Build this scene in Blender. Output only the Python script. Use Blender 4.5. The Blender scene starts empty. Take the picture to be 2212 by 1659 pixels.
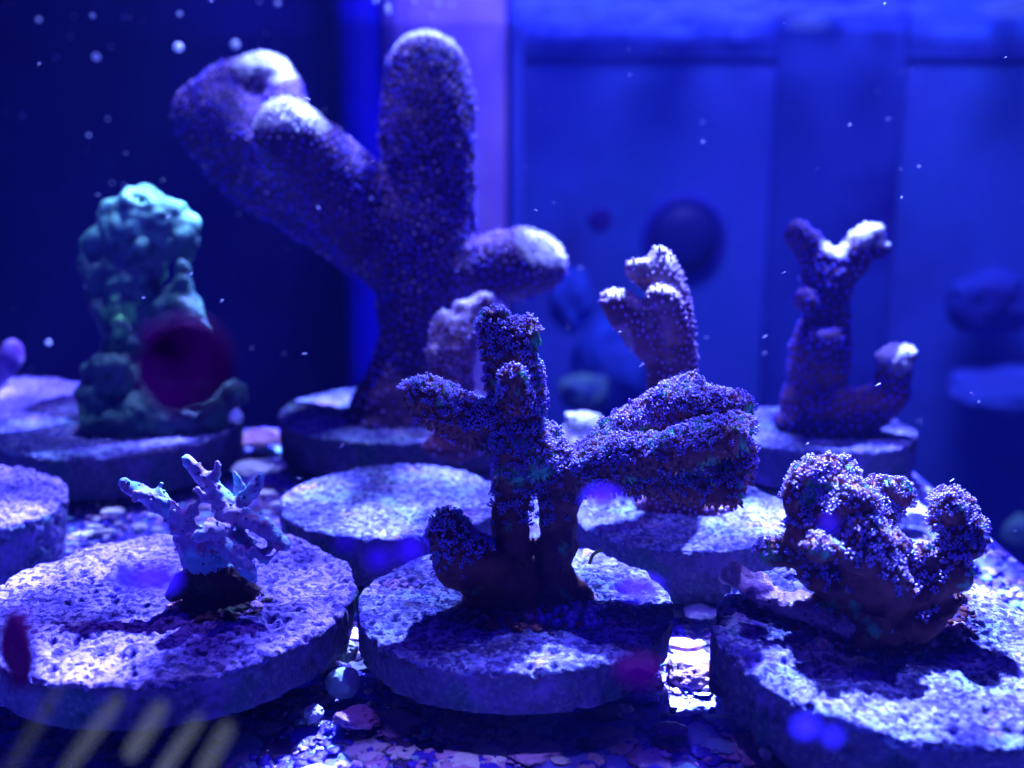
import bpy, math, random
import numpy as np
from mathutils import Vector, Matrix
random.seed(7)
RNG = np.random.RandomState(11)
sc = bpy.context.scene
C = sc.collection
# ------------------------------------------------------------------ camera
# one unit is one centimetre
CAMZ = 5.2
PITCH = math.radians(13.0)
FOC = 2342.0                      # focal length in the 2212 px wide working picture
cam_d = bpy.data.cameras.new('camera')
cam = bpy.data.objects.new('camera', cam_d)
C.objects.link(cam)
cam.location = (0, 0, CAMZ)
cam.rotation_euler = (math.pi / 2 - PITCH, 0, 0)
cam_d.sensor_width = 36.0
cam_d.lens = 36.0 * FOC / 2212.0
cam_d.clip_start = 0.05
cam_d.clip_end = 500
cam_d.dof.use_dof = True
cam_d.dof.focus_distance = 9.9
cam_d.dof.aperture_fstop = cam_d.lens * 1e-3 / 0.145
cam_d.dof.aperture_blades = 0
sc.camera = cam
# ------------------------------------------------------------------ world
w = bpy.data.worlds.new('World')
sc.world = w
w.use_nodes = True
bg = w.node_tree.nodes['Background']
bg.inputs[0].default_value = (0.030, 0.008, 0.62, 1)
bg.inputs[1].default_value = 0.17
# ------------------------------------------------------------------ lamps
def gobo(ld, scale, lo, hi, seed, power=1.0):
    """ripples of the water surface break up the beam: the strength varies with direction"""
    ld.use_nodes = True
    nt = ld.node_tree
    em = nt.nodes['Emission']
    tc = nt.nodes.new('ShaderNodeTexCoord')
    mp = nt.nodes.new('ShaderNodeMapping')
    mp.inputs['Location'].default_value = (seed * 3.1, seed * 1.7, seed)
    nz = nt.nodes.new('ShaderNodeTexNoise')
    nz.inputs['Scale'].default_value = scale
    nz.inputs['Detail'].default_value = 2.5
    nz.inputs['Distortion'].default_value = 1.2
    mr = nt.nodes.new('ShaderNodeMapRange')
    mr.interpolation_type = 'SMOOTHSTEP'
    mr.inputs['From Min'].default_value = 0.505
    mr.inputs['From Max'].default_value = 0.64
    mr.inputs['To Min'].default_value = lo
    mr.inputs['To Max'].default_value = hi
    nt.links.new(tc.outputs['Normal'], mp.inputs['Vector'])
    nt.links.new(mp.outputs['Vector'], nz.inputs['Vector'])
    nt.links.new(nz.outputs['Fac'], mr.inputs['Value'])
    nt.links.new(mr.outputs['Result'], em.inputs['Strength'])
def aim(o, tgt):
    d = Vector(tgt) - o.location
    o.rotation_euler = d.to_track_quat('-Z', 'Y').to_euler()
def spot(name, loc, tgt, col, watts, angle, size, g=None, blend=0.3):
    ld = bpy.data.lights.new(name, 'SPOT')
    ld.color = col; ld.energy = watts
    ld.spot_size = math.radians(angle); ld.spot_blend = blend
    ld.shadow_soft_size = size
    o = bpy.data.objects.new(name, ld); C.objects.link(o)
    o.location = loc; aim(o, tgt)
    if g: gobo(ld, *g)
    return o
spot('led_lamp_key', (3.5, 27, 26), (0.5, 11.5, 1), (0.20, 0.27, 1.0), 480000, 62, 0.40, (40, 0.0, 6.5, 1))
spot('led_lamp_right', (8, 21, 27), (4.5, 9.5, 1), (0.20, 0.22, 1.0), 34000, 26, 0.5, (44, 0.0, 4.4, 4))
spot('led_lamp_left', (-8, 20, 27), (-3, 9, 1), (0.34, 0.20, 1.0), 9000, 26, 0.5, (44, 0.0, 4.4, 7))
spot('fill_spot_middle', (-3, 18, 30), (-2.4, 17.0, 4), (0.30, 0.37, 1.0), 84000, 24, 0.6, (28, 0.15, 3.0, 5), 0.6)  # extra spot added to brighten the tops of the back corals
spot('fill_spot_front', (0, 5, 26), (-0.4, 6.2, 0), (0.26, 0.20, 1.0), 44000, 10, 0.5, (60, 0.3, 3.0, 9), 0.6)  # narrow fill added to lift the dark front strip of the rack
spot('fill_spot_rear', (8, 28, 34), (8, 46, -3), (0.30, 0.32, 1.0), 150000, 74, 8.0)  # separate fill added to light the background panels
ad = bpy.data.lights.new('blue_top_fill', 'AREA'); ad.shape = 'RECTANGLE'; ad.size = 16; ad.size_y = 5
ad.color = (0.05, 0.0, 1.0); ad.energy = 2200  # overhead fill added so shaded tops stay saturated blue
ao = bpy.data.objects.new('blue_top_fill', ad); C.objects.link(ao); ao.location = (0, 15, 24); aim(ao, (0, 13, 0))
# ------------------------------------------------------------------ exposure
sc.view_settings.view_transform = 'Standard'
sc.view_settings.look = 'None'
sc.view_settings.exposure = 0
sc.view_settings.gamma = 1
sc.cycles.max_bounces = 6
sc.cycles.diffuse_bounces = 2
sc.cycles.sample_clamp_indirect = 6
sc.unit_settings.scale_length = 0.01

# ================================================================== helpers
cp, sp_ = math.cos(PITCH), math.sin(PITCH)
def P(u, v, d):
    """world point seen at (u, v) of the 2212 x 1659 picture, d cm away along the view axis"""
    x = (u - 1106.0) / FOC * d
    y = (829.5 - v) / FOC * d
    return np.array([x, d * cp + y * sp_, CAMZ - d * sp_ + y * cp])
def G(u, v, z):
    a = P(u, v, 1.0) - np.array([0, 0, CAMZ])
    t = (z - CAMZ) / a[2]
    return np.array([0, 0, CAMZ]) + a * t, t
def _hash(ix, iy, iz, s):
    h = (ix.astype(np.int64) * 374761393 + iy.astype(np.int64) * 668265263 + iz.astype(np.int64) * 2147483647 + s * 1274126177) & 0xffffffff
    h = ((h ^ (h >> 13)) * 1274126177) & 0xffffffff
    h = ((h ^ (h >> 16)) * 2246822519) & 0xffffffff
    h = h ^ (h >> 15)
    return (h & 0xffffff) / float(0xffffff)
def vnoise(p, s=0):
    i = np.floor(p).astype(np.int64); f = p - i
    f = f * f * (3 - 2 * f)
    r = 0
    for dx in (0, 1):
        for dy in (0, 1):
            for dz in (0, 1):
                wgt = (f[:, 0] if dx else 1 - f[:, 0]) * (f[:, 1] if dy else 1 - f[:, 1]) * (f[:, 2] if dz else 1 - f[:, 2])
                r = r + wgt * _hash(i[:, 0] + dx, i[:, 1] + dy, i[:, 2] + dz, s)
    return r * 2 - 1
def fbm(p, s=0, octv=4, g=0.5):
    r = 0; a = 1; t = 0
    for k in range(octv):
        r = r + a * vnoise(p * (2.03 ** k) + k * 7.3, s + k); t += a; a *= g
    return r / t
def worley(p, s=0, prob=1.0):
    """distance to the nearest feature point and its random number"""
    i = np.floor(p).astype(np.int64)
    best = np.full(len(p), 9.0); rid = np.zeros(len(p))
    for dx in (-1, 0, 1):
        for dy in (-1, 0, 1):
            for dz in (-1, 0, 1):
                c = i + np.array([dx, dy, dz])
                hx = _hash(c[:, 0], c[:, 1], c[:, 2], s); hy = _hash(c[:, 0], c[:, 1], c[:, 2], s + 11)
                hz = _hash(c[:, 0], c[:, 1], c[:, 2], s + 23); hr = _hash(c[:, 0], c[:, 1], c[:, 2], s + 37)
                q = c + np.stack([hx, hy, hz], 1)
                d = np.sqrt(((q - p) ** 2).sum(1))
                if prob < 1: d = np.where(hr < prob, d, 9.0)
                m = d < best
                best = np.where(m, d, best); rid = np.where(m, hr, rid)
    return best, rid
def mesh_np(name, V, F, mats, fm=None, smooth=True):
    me = bpy.data.meshes.new(name)
    V = np.asarray(V, dtype=np.float32); F = np.asarray(F, dtype=np.int32)
    k = F.shape[1]
    me.vertices.add(len(V)); me.vertices.foreach_set('co', V.ravel())
    me.loops.add(F.size); me.loops.foreach_set('vertex_index', F.ravel())
    me.polygons.add(len(F))
    me.polygons.foreach_set('loop_start', np.arange(0, F.size, k, dtype=np.int32))
    me.polygons.foreach_set('loop_total', np.full(len(F), k, dtype=np.int32))
    if fm is not None: me.polygons.foreach_set('material_index', np.asarray(fm, dtype=np.int32))
    me.polygons.foreach_set('use_smooth', np.full(len(F), bool(smooth)))
    for m in mats: me.materials.append(m)
    me.update(calc_edges=True); me.validate()
    return me
def pale_attr(me, val):
    at = me.attributes.new('pale', 'FLOAT', 'POINT'); at.data.foreach_set('value', np.clip(val, 0, 1).astype(np.float32))
def pale_mix(m, col):
    nt = m.node_tree; b = nt.nodes['Principled BSDF']; src = b.inputs['Base Color'].links[0].from_socket
    a = nt.nodes.new('ShaderNodeAttribute'); a.attribute_name = 'pale'
    x = nt.nodes.new('ShaderNodeMix'); x.data_type = 'RGBA'; x.inputs[7].default_value = (*col, 1)
    nt.links.new(a.outputs['Fac'], x.inputs[0]); nt.links.new(src, x.inputs[6]); nt.links.new(x.outputs[2], b.inputs['Base Color'])
def link(name, me, parent=None, loc=None):
    o = bpy.data.objects.new(name, me); C.objects.link(o)
    if loc is not None: o.location = loc
    if parent is not None: o.parent = parent
    return o
def thing(name, label, cat, loc=(0, 0, 0), group=None):
    o = bpy.data.objects.new(name, None); C.objects.link(o)
    o.empty_display_size = 0.3
    o.location = loc; o['label'] = label; o['category'] = cat
    if group: o['group'] = group
    return o
def tag(o, label=None, cat=None, group=None, kind=None):
    for k, v in (('label', label), ('category', cat), ('group', group), ('kind', kind)):
        if v: o[k] = v
    return o
def ico(sub=1):
    t = (1 + 5 ** .5) / 2
    v = [(-1, t, 0), (1, t, 0), (-1, -t, 0), (1, -t, 0), (0, -1, t), (0, 1, t), (0, -1, -t), (0, 1, -t), (t, 0, -1), (t, 0, 1), (-t, 0, -1), (-t, 0, 1)]
    v = [np.array(a) / np.linalg.norm(a) for a in v]
    f = [(0, 11, 5), (0, 5, 1), (0, 1, 7), (0, 7, 10), (0, 10, 11), (1, 5, 9), (5, 11, 4), (11, 10, 2), (10, 7, 6), (7, 1, 8), (3, 9, 4), (3, 4, 2), (3, 2, 6), (3, 6, 8), (3, 8, 9), (4, 9, 5), (2, 4, 11), (6, 2, 10), (8, 6, 7), (9, 8, 1)]
    for _ in range(sub):
        cache = {}; nf = []
        def mid(a, b):
            k = (min(a, b), max(a, b))
            if k not in cache:
                m = v[a] + v[b]; v.append(m / np.linalg.norm(m)); cache[k] = len(v) - 1
            return cache[k]
        for a, b, c in f:
            ab, bc, ca = mid(a, b), mid(b, c), mid(c, a)
            nf += [(a, ab, ca), (b, bc, ab), (c, ca, bc), (ab, bc, ca)]
        f = nf
    return np.array(v), np.array(f)
ICO0, ICO1, ICO2 = ico(0), ico(1), ico(2)
def frames(N, spin):
    """rotation matrices (n,3,3) whose third column is the normal"""
    N = N / np.linalg.norm(N, axis=1, keepdims=True)
    a = np.where(np.abs(N[:, 2:3]) < 0.9, np.array([[0, 0, 1.0]]), np.array([[1.0, 0, 0]]))
    X = np.cross(a, N); X /= np.linalg.norm(X, axis=1, keepdims=True)
    Y = np.cross(N, X)
    c, s = np.cos(spin)[:, None], np.sin(spin)[:, None]
    X2 = X * c + Y * s; Y2 = np.cross(N, X2)
    return np.stack([X2, Y2, N], 2)
def stamp(tV, tF, tM, pos, R, scale):
    """many copies of one small template as raw arrays"""
    n = len(pos)
    sc_ = np.asarray(scale, dtype=float)
    if sc_.ndim == 1: sc_ = sc_[:, None].repeat(3, 1)
    V = np.einsum('nij,nkj->nki', R, tV[None] * sc_[:, None, :]) + pos[:, None, :]
    F = tF[None] + (np.arange(n) * len(tV))[:, None, None]
    return V.reshape(-1, 3), F.reshape(-1, 3), np.tile(tM, n)
def join(parts):
    V, F, M, o = [], [], [], 0
    for v, f, m in parts:
        V.append(v); F.append(f + o); M.append(m); o += len(v)
    return np.concatenate(V), np.concatenate(F), np.concatenate(M)

# ================================================================== materials
def mat(name, base, rough=0.6, spec=0.3, noise=None, bump=None, sss=0, coat=0, pores=None, emis=None):
    """noise: list of (scale, lo, hi, colour) laid over the base; bump: (scale, strength, dist); pores: (scale, size, colour)"""
    m = bpy.data.materials.new(name); m.use_nodes = True
    nt = m.node_tree; N = nt.nodes; L = nt.links
    b = N['Principled BSDF']
    b.inputs['Roughness'].default_value = rough
    b.inputs['Specular IOR Level'].default_value = spec
    if coat: b.inputs['Coat Weight'].default_value = coat; b.inputs['Coat Roughness'].default_value = 0.12
    if sss:
        b.inputs['Subsurface Weight'].default_value = sss
        b.inputs['Subsurface Radius'].default_value = (0.06, 0.03, 0.08)
        b.inputs['Subsurface Scale'].default_value = 1.0
    geo = N.new('ShaderNodeTexCoord')
    src = geo.outputs['Object']
    rgb = N.new('ShaderNodeRGB'); rgb.outputs[0].default_value = (*base, 1)
    cur = rgb.outputs[0]
    for k, (s, lo, hi, col) in enumerate(noise or ()):
        mp = N.new('ShaderNodeMapping'); mp.inputs['Location'].default_value = (3.7 * k + 1, 1.3 * k, 5.1 * k)
        L.new(src, mp.inputs['Vector'])
        nz = N.new('ShaderNodeTexNoise'); nz.inputs['Scale'].default_value = s; nz.inputs['Detail'].default_value = 4
        nz.inputs['Roughness'].default_value = 0.6
        L.new(mp.outputs[0], nz.inputs['Vector'])
        mr = N.new('ShaderNodeMapRange'); mr.inputs['From Min'].default_value = lo; mr.inputs['From Max'].default_value = hi
        L.new(nz.outputs['Fac'], mr.inputs['Value'])
        mx = N.new('ShaderNodeMix'); mx.data_type = 'RGBA'
        mx.inputs[7].default_value = (*col, 1)
        L.new(mr.outputs['Result'], mx.inputs[0]); L.new(cur, mx.inputs[6])
        cur = mx.outputs[2]
    hgt = None
    if pores:
        s, size, col = pores
        vo = N.new('ShaderNodeTexVoronoi'); vo.inputs['Scale'].default_value = s
        L.new(src, vo.inputs['Vector'])
        mr = N.new('ShaderNodeMapRange'); mr.inputs['From Min'].default_value = size * 0.6; mr.inputs['From Max'].default_value = size
        L.new(vo.outputs['Distance'], mr.inputs['Value'])
        mx = N.new('ShaderNodeMix'); mx.data_type = 'RGBA'; mx.inputs[6].default_value = (*col, 1)
        L.new(mr.outputs['Result'], mx.inputs[0]); L.new(cur, mx.inputs[7]); cur = mx.outputs[2]
        hgt = mr.outputs['Result']
    L.new(cur, b.inputs['Base Color'])
    if bump:
        nz = N.new('ShaderNodeTexNoise'); nz.inputs['Scale'].default_value = bump[0]; nz.inputs['Detail'].default_value = 5
        L.new(src, nz.inputs['Vector'])
        bp = N.new('ShaderNodeBump'); bp.inputs['Strength'].default_value = bump[1]; bp.inputs['Distance'].default_value = bump[2]
        if hgt is not None:
            ad = N.new('ShaderNodeMath'); ad.operation = 'ADD'
            L.new(nz.outputs['Fac'], ad.inputs[0]); L.new(hgt, ad.inputs[1]); L.new(ad.outputs[0], bp.inputs['Height'])
        else:
            L.new(nz.outputs['Fac'], bp.inputs['Height'])
        L.new(bp.outputs[0], b.inputs['Normal'])
    if emis:
        b.inputs['Emission Color'].default_value = (*emis[0], 1); b.inputs['Emission Strength'].default_value = emis[1]
    return m
M = {}
# porous cement with algae and coralline stains; glints, shadow patches and pore shade painted in
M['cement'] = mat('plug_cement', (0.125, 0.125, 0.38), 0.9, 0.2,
    [(2.6, 0.50, 0.60, (0.06, 0.055, 0.12)), (1.6, 0.50, 0.66, (0.20, 0.34, 0.42)), (1.3, 0.57, 0.68, (0.34, 0.17, 0.34)), (2.1, 0.54, 0.66, (0.04, 0.02, 0.28)), (14, 0.52, 0.72, (0.36, 0.38, 0.46)), (17, 0.49, 0.55, (0.03, 0.025, 0.14))],
    (34, 0.6, 0.03), pores=(8, 0.24, (0.06, 0.05, 0.14)))
M['cement_pink'] = mat('plug_cement_pinkish', (0.15, 0.10, 0.40), 0.9, 0.2,
    [(2.4, 0.54, 0.66, (0.08, 0.05, 0.14)), (1.5, 0.52, 0.66, (0.32, 0.20, 0.38)), (2.6, 0.56, 0.70, (0.10, 0.05, 0.34)), (13, 0.50, 0.72, (0.27, 0.20, 0.46)), (15, 0.49, 0.55, (0.035, 0.02, 0.16))],
    (34, 0.6, 0.03), pores=(7.5, 0.25, (0.05, 0.04, 0.12)))
M['cement_side'] = mat('plug_side_shade', (0.040, 0.033, 0.10), 0.9, 0.2, [(2, 0.5, 0.62, (0.09, 0.05, 0.20)), (1.3, 0.52, 0.6, (0.02, 0.05, 0.08)), (20, 0.5, 0.7, (0.10, 0.09, 0.15))], (30, 0.5, 0.02), pores=(14, 0.16, (0.02, 0.02, 0.05)))  # darker, bluer copy of the cement: shade on the sides painted in
M['stem'] = mat('plug_stem_cement', (0.10, 0.09, 0.16), 0.9, 0.2, [(8, 0.5, 0.7, (0.05, 0.04, 0.12))], (30, 0.5, 0.02))
# coral skin and polyps
M['brown_skin'] = mat('brown_coral_skin', (0.15, 0.04, 0.035), 0.7, 0.25, [(3.5, 0.52, 0.68, (0.06, 0.02, 0.04)), (7, 0.56, 0.70, (0.19, 0.05, 0.035)), (2.2, 0.57, 0.66, (0.06, 0.42, 0.20))], (40, 0.6, 0.02))
M['stalk'] = mat('tentacle_stalk_brown', (0.24, 0.07, 0.08), 0.6, 0.3, [(3.5, 0.53, 0.60, (0.05, 0.60, 0.26))])
M['tip'] = mat('tentacle_tip_lavender', (0.34, 0.27, 0.80), 0.45, 0.4, [(3.0, 0.55, 0.68, (0.26, 0.52, 0.85)), (2.1, 0.50, 0.62, (0.12, 0.05, 0.62))])
M['purple_skin'] = mat('purple_coral_skin', (0.030, 0.003, 0.05), 0.75, 0.2, [(2.0, 0.48, 0.64, (0.06, 0.02, 0.07)), (9, 0.52, 0.7, (0.10, 0.03, 0.12))], (26, 0.8, 0.04))
M['purple_bud'] = mat('purple_coral_bud', (0.05, 0.018, 0.72), 0.5, 0.4, [(1.6, 0.50, 0.62, (0.08, 0.03, 0.40)), (2.4, 0.55, 0.65, (0.22, 0.06, 0.66))])
M['white_tip'] = mat('pale_lit_tip', (0.86, 0.88, 0.84), 0.7, 0.2, None, (30, 0.6, 0.03))  # pale tips; also whitens up-facing parts to paint in highlights
M['green_skin'] = mat('green_knobby_skin', (0.015, 0.07, 0.065), 0.6, 0.3, [(1.6, 0.50, 0.60, (0.03, 0.04, 0.08)), (3.2, 0.54, 0.66, (0.015, 0.015, 0.05)), (1.1, 0.60, 0.68, (0.12, 0.60, 0.10))], (18, 0.6, 0.05))
M['mint'] = mat('mint_lit_rim', (0.42, 0.85, 0.66), 0.6, 0.3, [(5, 0.5, 0.7, (0.30, 0.62, 0.62))], (18, 0.6, 0.05))
M['pink_skin'] = mat('pink_orange_coral_skin', (0.10, 0.025, 0.06), 0.7, 0.2, [(3, 0.50, 0.66, (0.13, 0.035, 0.04)), (5, 0.55, 0.7, (0.18, 0.06, 0.22))], (26, 0.7, 0.03))
M['pink_bud'] = mat('lilac_bud', (0.40, 0.25, 0.62), 0.5, 0.3, [(3, 0.50, 0.64, (0.18, 0.06, 0.40))])
M['bird_skin'] = mat('pale_branching_skin', (0.34, 0.26, 0.52), 0.6, 0.3, [(2.6, 0.47, 0.60, (0.26, 0.74, 0.80)), (6, 0.55, 0.66, (0.34, 0.17, 0.30))], (30, 0.6, 0.02), pores=(13, 0.22, (0.16, 0.08, 0.20)))
M['bird_dark'] = mat('dark_branching_trunk', (0.05, 0.025, 0.03), 0.8, 0.2, [(3, 0.55, 0.7, (0.05, 0.12, 0.05))], (20, 0.6, 0.03))
M['gel'] = mat('glassy_gel', (0.12, 0.05, 0.60), 0.08, 0.9, None, (14, 0.8, 0.05), coat=0.8)
M['coralline'] = mat('coralline_crust', (0.46, 0.22, 0.44), 0.55, 0.5, [(4, 0.5, 0.65, (0.60, 0.42, 0.52)), (6, 0.56, 0.7, (0.10, 0.02, 0.28))], (28, 0.8, 0.04))
M['glue'] = mat('cement_putty', (0.55, 0.34, 0.55), 0.35, 0.7, [(4, 0.5, 0.65, (0.30, 0.12, 0.45))], (20, 0.9, 0.05), pores=(14, 0.2, (0.10, 0.05, 0.2)))
M['rack'] = mat('rack_acrylic', (0.14, 0.15, 0.75), 0.35, 0.5, [(0.8, 0.48, 0.62, (0.20, 0.36, 0.50)), (1.9, 0.50, 0.60, (0.05, 0.02, 0.36)), (5, 0.54, 0.66, (0.24, 0.12, 0.42))], (6, 0.5, 0.06))
for k, c in {'chip_lilac': (0.50, 0.34, 0.56), 'chip_blue': (0.06, 0.03, 0.60), 'chip_pale': (0.70, 0.76, 0.72), 'chip_dark': (0.05, 0.02, 0.14), 'chip_cyan': (0.25, 0.60, 0.66)}.items():
    M[k] = mat(k + '_grit', c, 0.5, 0.5, [(7, 0.5, 0.7, tuple(x * 0.6 for x in c))], (20, 0.6, 0.03))
M['shell'] = mat('snail_shell', (0.50, 0.78, 0.74), 0.4, 0.5, [(5, 0.55, 0.66, (0.20, 0.30, 0.50))], (10, 0.3, 0.02), pores=(4, 0.16, (0.03, 0.02, 0.15)))
M['pink_stone'] = mat('pink_pebble', (0.66, 0.30, 0.40), 0.5, 0.5, [(4, 0.5, 0.65, (0.55, 0.45, 0.50))], (14, 0.5, 0.03))
M['dark_wall'] = mat('black_tank_back', (0.006, 0.002, 0.15), 0.7, 0.1, [(0.12, 0.42, 0.62, (0.004, 0.002, 0.08))])
M['blue_wall'] = mat('blue_haze_back_glass', (0.075, 0.120, 0.80), 0.6, 0.1, [(0.06, 0.42, 0.68, (0.035, 0.13, 0.62)), (0.11, 0.50, 0.70, (0.04, 0.06, 0.40))])  # blue of scattering water put into the colour of an opaque panel
M['blue_band'] = mat('dark_blue_post', (0.035, 0.07, 0.52), 0.6, 0.1, [(0.12, 0.48, 0.66, (0.02, 0.015, 0.30))])
M['sat_blue'] = mat('blue_glow_acrylic', (0.008, 0.0, 0.80), 0.4, 0.2, [(0.12, 0.42, 0.6, (0.006, 0.002, 0.45))])  # blue glow at the tank corner put into the panel colour
M['violet'] = mat('violet_glow_acrylic', (0.50, 0.34, 0.95), 0.4, 0.3, [(0.12, 0.42, 0.65, (0.24, 0.14, 0.95))])  # pale violet glow put into the panel colour
M['pump'] = mat('dark_pump_plastic', (0.010, 0.016, 0.22), 0.5, 0.2)
M['pump_rim'] = mat('violet_pump_rim', (0.030, 0.025, 0.50), 0.5, 0.2)
M['far_blue'] = mat('far_blue_rock', (0.03, 0.10, 0.70), 0.8, 0.1, [(0.4, 0.40, 0.65, (0.025, 0.06, 0.45))])
M['far_green'] = mat('far_green_coral', (0.14, 0.34, 0.34), 0.8, 0.1, [(0.6, 0.45, 0.62, (0.04, 0.08, 0.35))])
M['particle'] = mat('drifting_fleck', (0.75, 0.72, 0.9), 0.5, 0.3)
M['bubble'] = mat('bubble_skin', (0.9, 0.92, 1.0), 0.25, 0.6)
M['film'] = mat('surface_glint', (0.30, 0.46, 0.85), 0.5, 0.3, [(0.8, 0.5, 0.65, (0.20, 0.60, 0.60))])  # pale flecks stand in for ripple highlights on the water
M['spot_wine'] = mat('wine_red_algae', (0.16, 0.004, 0.10), 0.8, 0.1, [(2, 0.5, 0.7, (0.10, 0.0, 0.12))])
M['spot_violet'] = mat('violet_algae', (0.10, 0.015, 0.40), 0.8, 0.1)
M['spot_blue'] = mat('blue_algae', (0.05, 0.03, 0.50), 0.8, 0.1)
M['olive'] = mat('olive_reflection', (0.34, 0.36, 0.30), 0.7, 0.2, [(1.5, 0.5, 0.65, (0.22, 0.20, 0.26))])  # colour of the strips that imitate a reflection in the glass
M['worm'] = mat('yellow_tube', (0.50, 0.60, 0.10), 0.5, 0.3)
def translucent(m, col, fac=0.75):
    """thin layer: light from behind glows through it"""
    nt = m.node_tree; b = nt.nodes['Principled BSDF']; o = nt.nodes['Material Output']
    t = nt.nodes.new('ShaderNodeBsdfTranslucent'); t.inputs['Color'].default_value = (*col, 1)
    x = nt.nodes.new('ShaderNodeMixShader'); x.inputs[0].default_value = fac
    nt.links.new(b.outputs[0], x.inputs[1]); nt.links.new(t.outputs[0], x.inputs[2]); nt.links.new(x.outputs[0], o.inputs['Surface'])
def thin(m, alpha):
    nt = m.node_tree; o = nt.nodes['Material Output']; src = o.inputs['Surface'].links[0].from_socket
    t = nt.nodes.new('ShaderNodeBsdfTransparent'); x = nt.nodes.new('ShaderNodeMixShader'); x.inputs[0].default_value = alpha
    nt.links.new(t.outputs[0], x.inputs[1]); nt.links.new(src, x.inputs[2]); nt.links.new(x.outputs[0], o.inputs['Surface'])
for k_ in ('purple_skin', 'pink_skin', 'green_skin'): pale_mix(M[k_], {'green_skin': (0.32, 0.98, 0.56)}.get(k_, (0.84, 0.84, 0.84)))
def fade(m, alpha):
    """thin film: lets part of what lies behind show through"""
    nt = m.node_tree; b = nt.nodes['Principled BSDF']; b.inputs['Alpha'].default_value = alpha

# ================================================================== frag plugs
def disc_mesh(r, th, nth, nr, seed, mtop, mside, rough=1.0, chip=0.0, pits=1.0, wob=0.0):
    th_a = np.linspace(0, 2 * np.pi, nth, endpoint=False)
    circ = np.stack([np.cos(th_a) * 1.7, np.sin(th_a) * 1.7, np.full(nth, seed * 1.9)], 1)
    rim = r * (1 + wob * fbm(circ * 0.9, seed + 31) + 0.012 * fbm(circ * 1.2, seed) + 0.008 * rough * fbm(circ * 9, seed + 5))
    prof = []                                   # (radius factor, z, zone)
    for k in range(nr): prof.append((math.sqrt((k + 0.3) / nr) * 0.965 if k < 12 else 0.02 + 0.955 * (k + 0.5) / nr, 0.0, 0))
    rr = sorted(p[0] for p in prof); prof = [(a, 0.0, 0) for a in rr]
    bev = 0.03 * r
    for a in (20, 45, 70): prof.append((1 - bev / r * (1 - math.sin(math.radians(a))), -bev * (1 - math.cos(math.radians(a))), 1))
    ns = max(6, int(th / 0.035))
    for k in range(ns + 1): prof.append((1.0 - 0.02 * k / ns, -bev - (th - bev) * k / ns, 2))
    prof.append((0.9, -th, 3)); prof.append((0.3, -th, 3))
    V = []; zone = []
    for f, z, q in prof:
        V.append(np.stack([np.cos(th_a) * rim * f, np.sin(th_a) * rim * f, np.full(nth, z)], 1)); zone += [q] * nth
    V = np.concatenate(V); zone = np.array(zone)
    n = len(prof)
    S = np.array([seed * 3.3, seed * 1.1, 0.0])
    up = (zone <= 1).astype(float); side = (zone == 2).astype(float) + 0.5 * (zone == 1)
    rad = np.linalg.norm(V[:, :2], axis=1)
    h = 0.045 * fbm((V + S) * 1.6, seed) + 0.030 * rough * fbm((V + S) * 5.5, seed + 3) + 0.014 * rough * fbm((V + S) * 22, seed + 4, 2)
    d1, _ = worley((V + S) * 7.5, seed, 0.8); d2, _ = worley((V + S) * 4.0, seed + 2, 0.25)
    pit = 0.055 * np.clip(1 - d1 / 0.36, 0, 1) ** 0.6 + 0.06 * np.clip(1 - d2 / 0.22, 0, 1) ** 0.6
    pit *= pits
    edge = np.clip((rad / r - 0.90) / 0.1, 0, 1)
    h = h - pit - chip * edge * np.clip(fbm((V + S) * 3.0, seed + 9) - 0.05, 0, 1)
    V[:, 2] += up * h
    nrm = V[:, :2] / np.maximum(rad, 1e-6)[:, None]
    V[:, :2] += nrm * (side * (h * 0.8))[:, None]
    i = np.arange((n - 1) * nth); rw = i // nth; c = i % nth; c2 = (c + 1) % nth
    F = np.stack([rw * nth + c, (rw + 1) * nth + c, (rw + 1) * nth + c2, rw * nth + c2], 1)
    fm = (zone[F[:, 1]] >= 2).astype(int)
    # cap triangles as degenerate quads are avoided: a centre ring small enough to close with one vertex each
    V = np.concatenate([V, [[0, 0, V[:nth, 2].mean()]], [[0, 0, -th]]])
    me = bpy.data.meshes.new('plug_disc')
    faces = F.tolist()
    ct, cb = len(V) - 2, len(V) - 1
    for a in range(nth):
        b = (a + 1) % nth
        faces.append((ct, a, b)); faces.append((cb, (n - 1) * nth + b, (n - 1) * nth + a))
    me.from_pydata(V.tolist(), [], faces)
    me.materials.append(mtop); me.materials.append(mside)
    mi = np.concatenate([fm, np.tile([0, 1], nth)]).astype(np.int32)
    me.polygons.foreach_set('material_index', mi)
    me.polygons.foreach_set('use_smooth', np.ones(len(faces), bool))
    me.update()
    return me
RACKZ = 0.18
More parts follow.
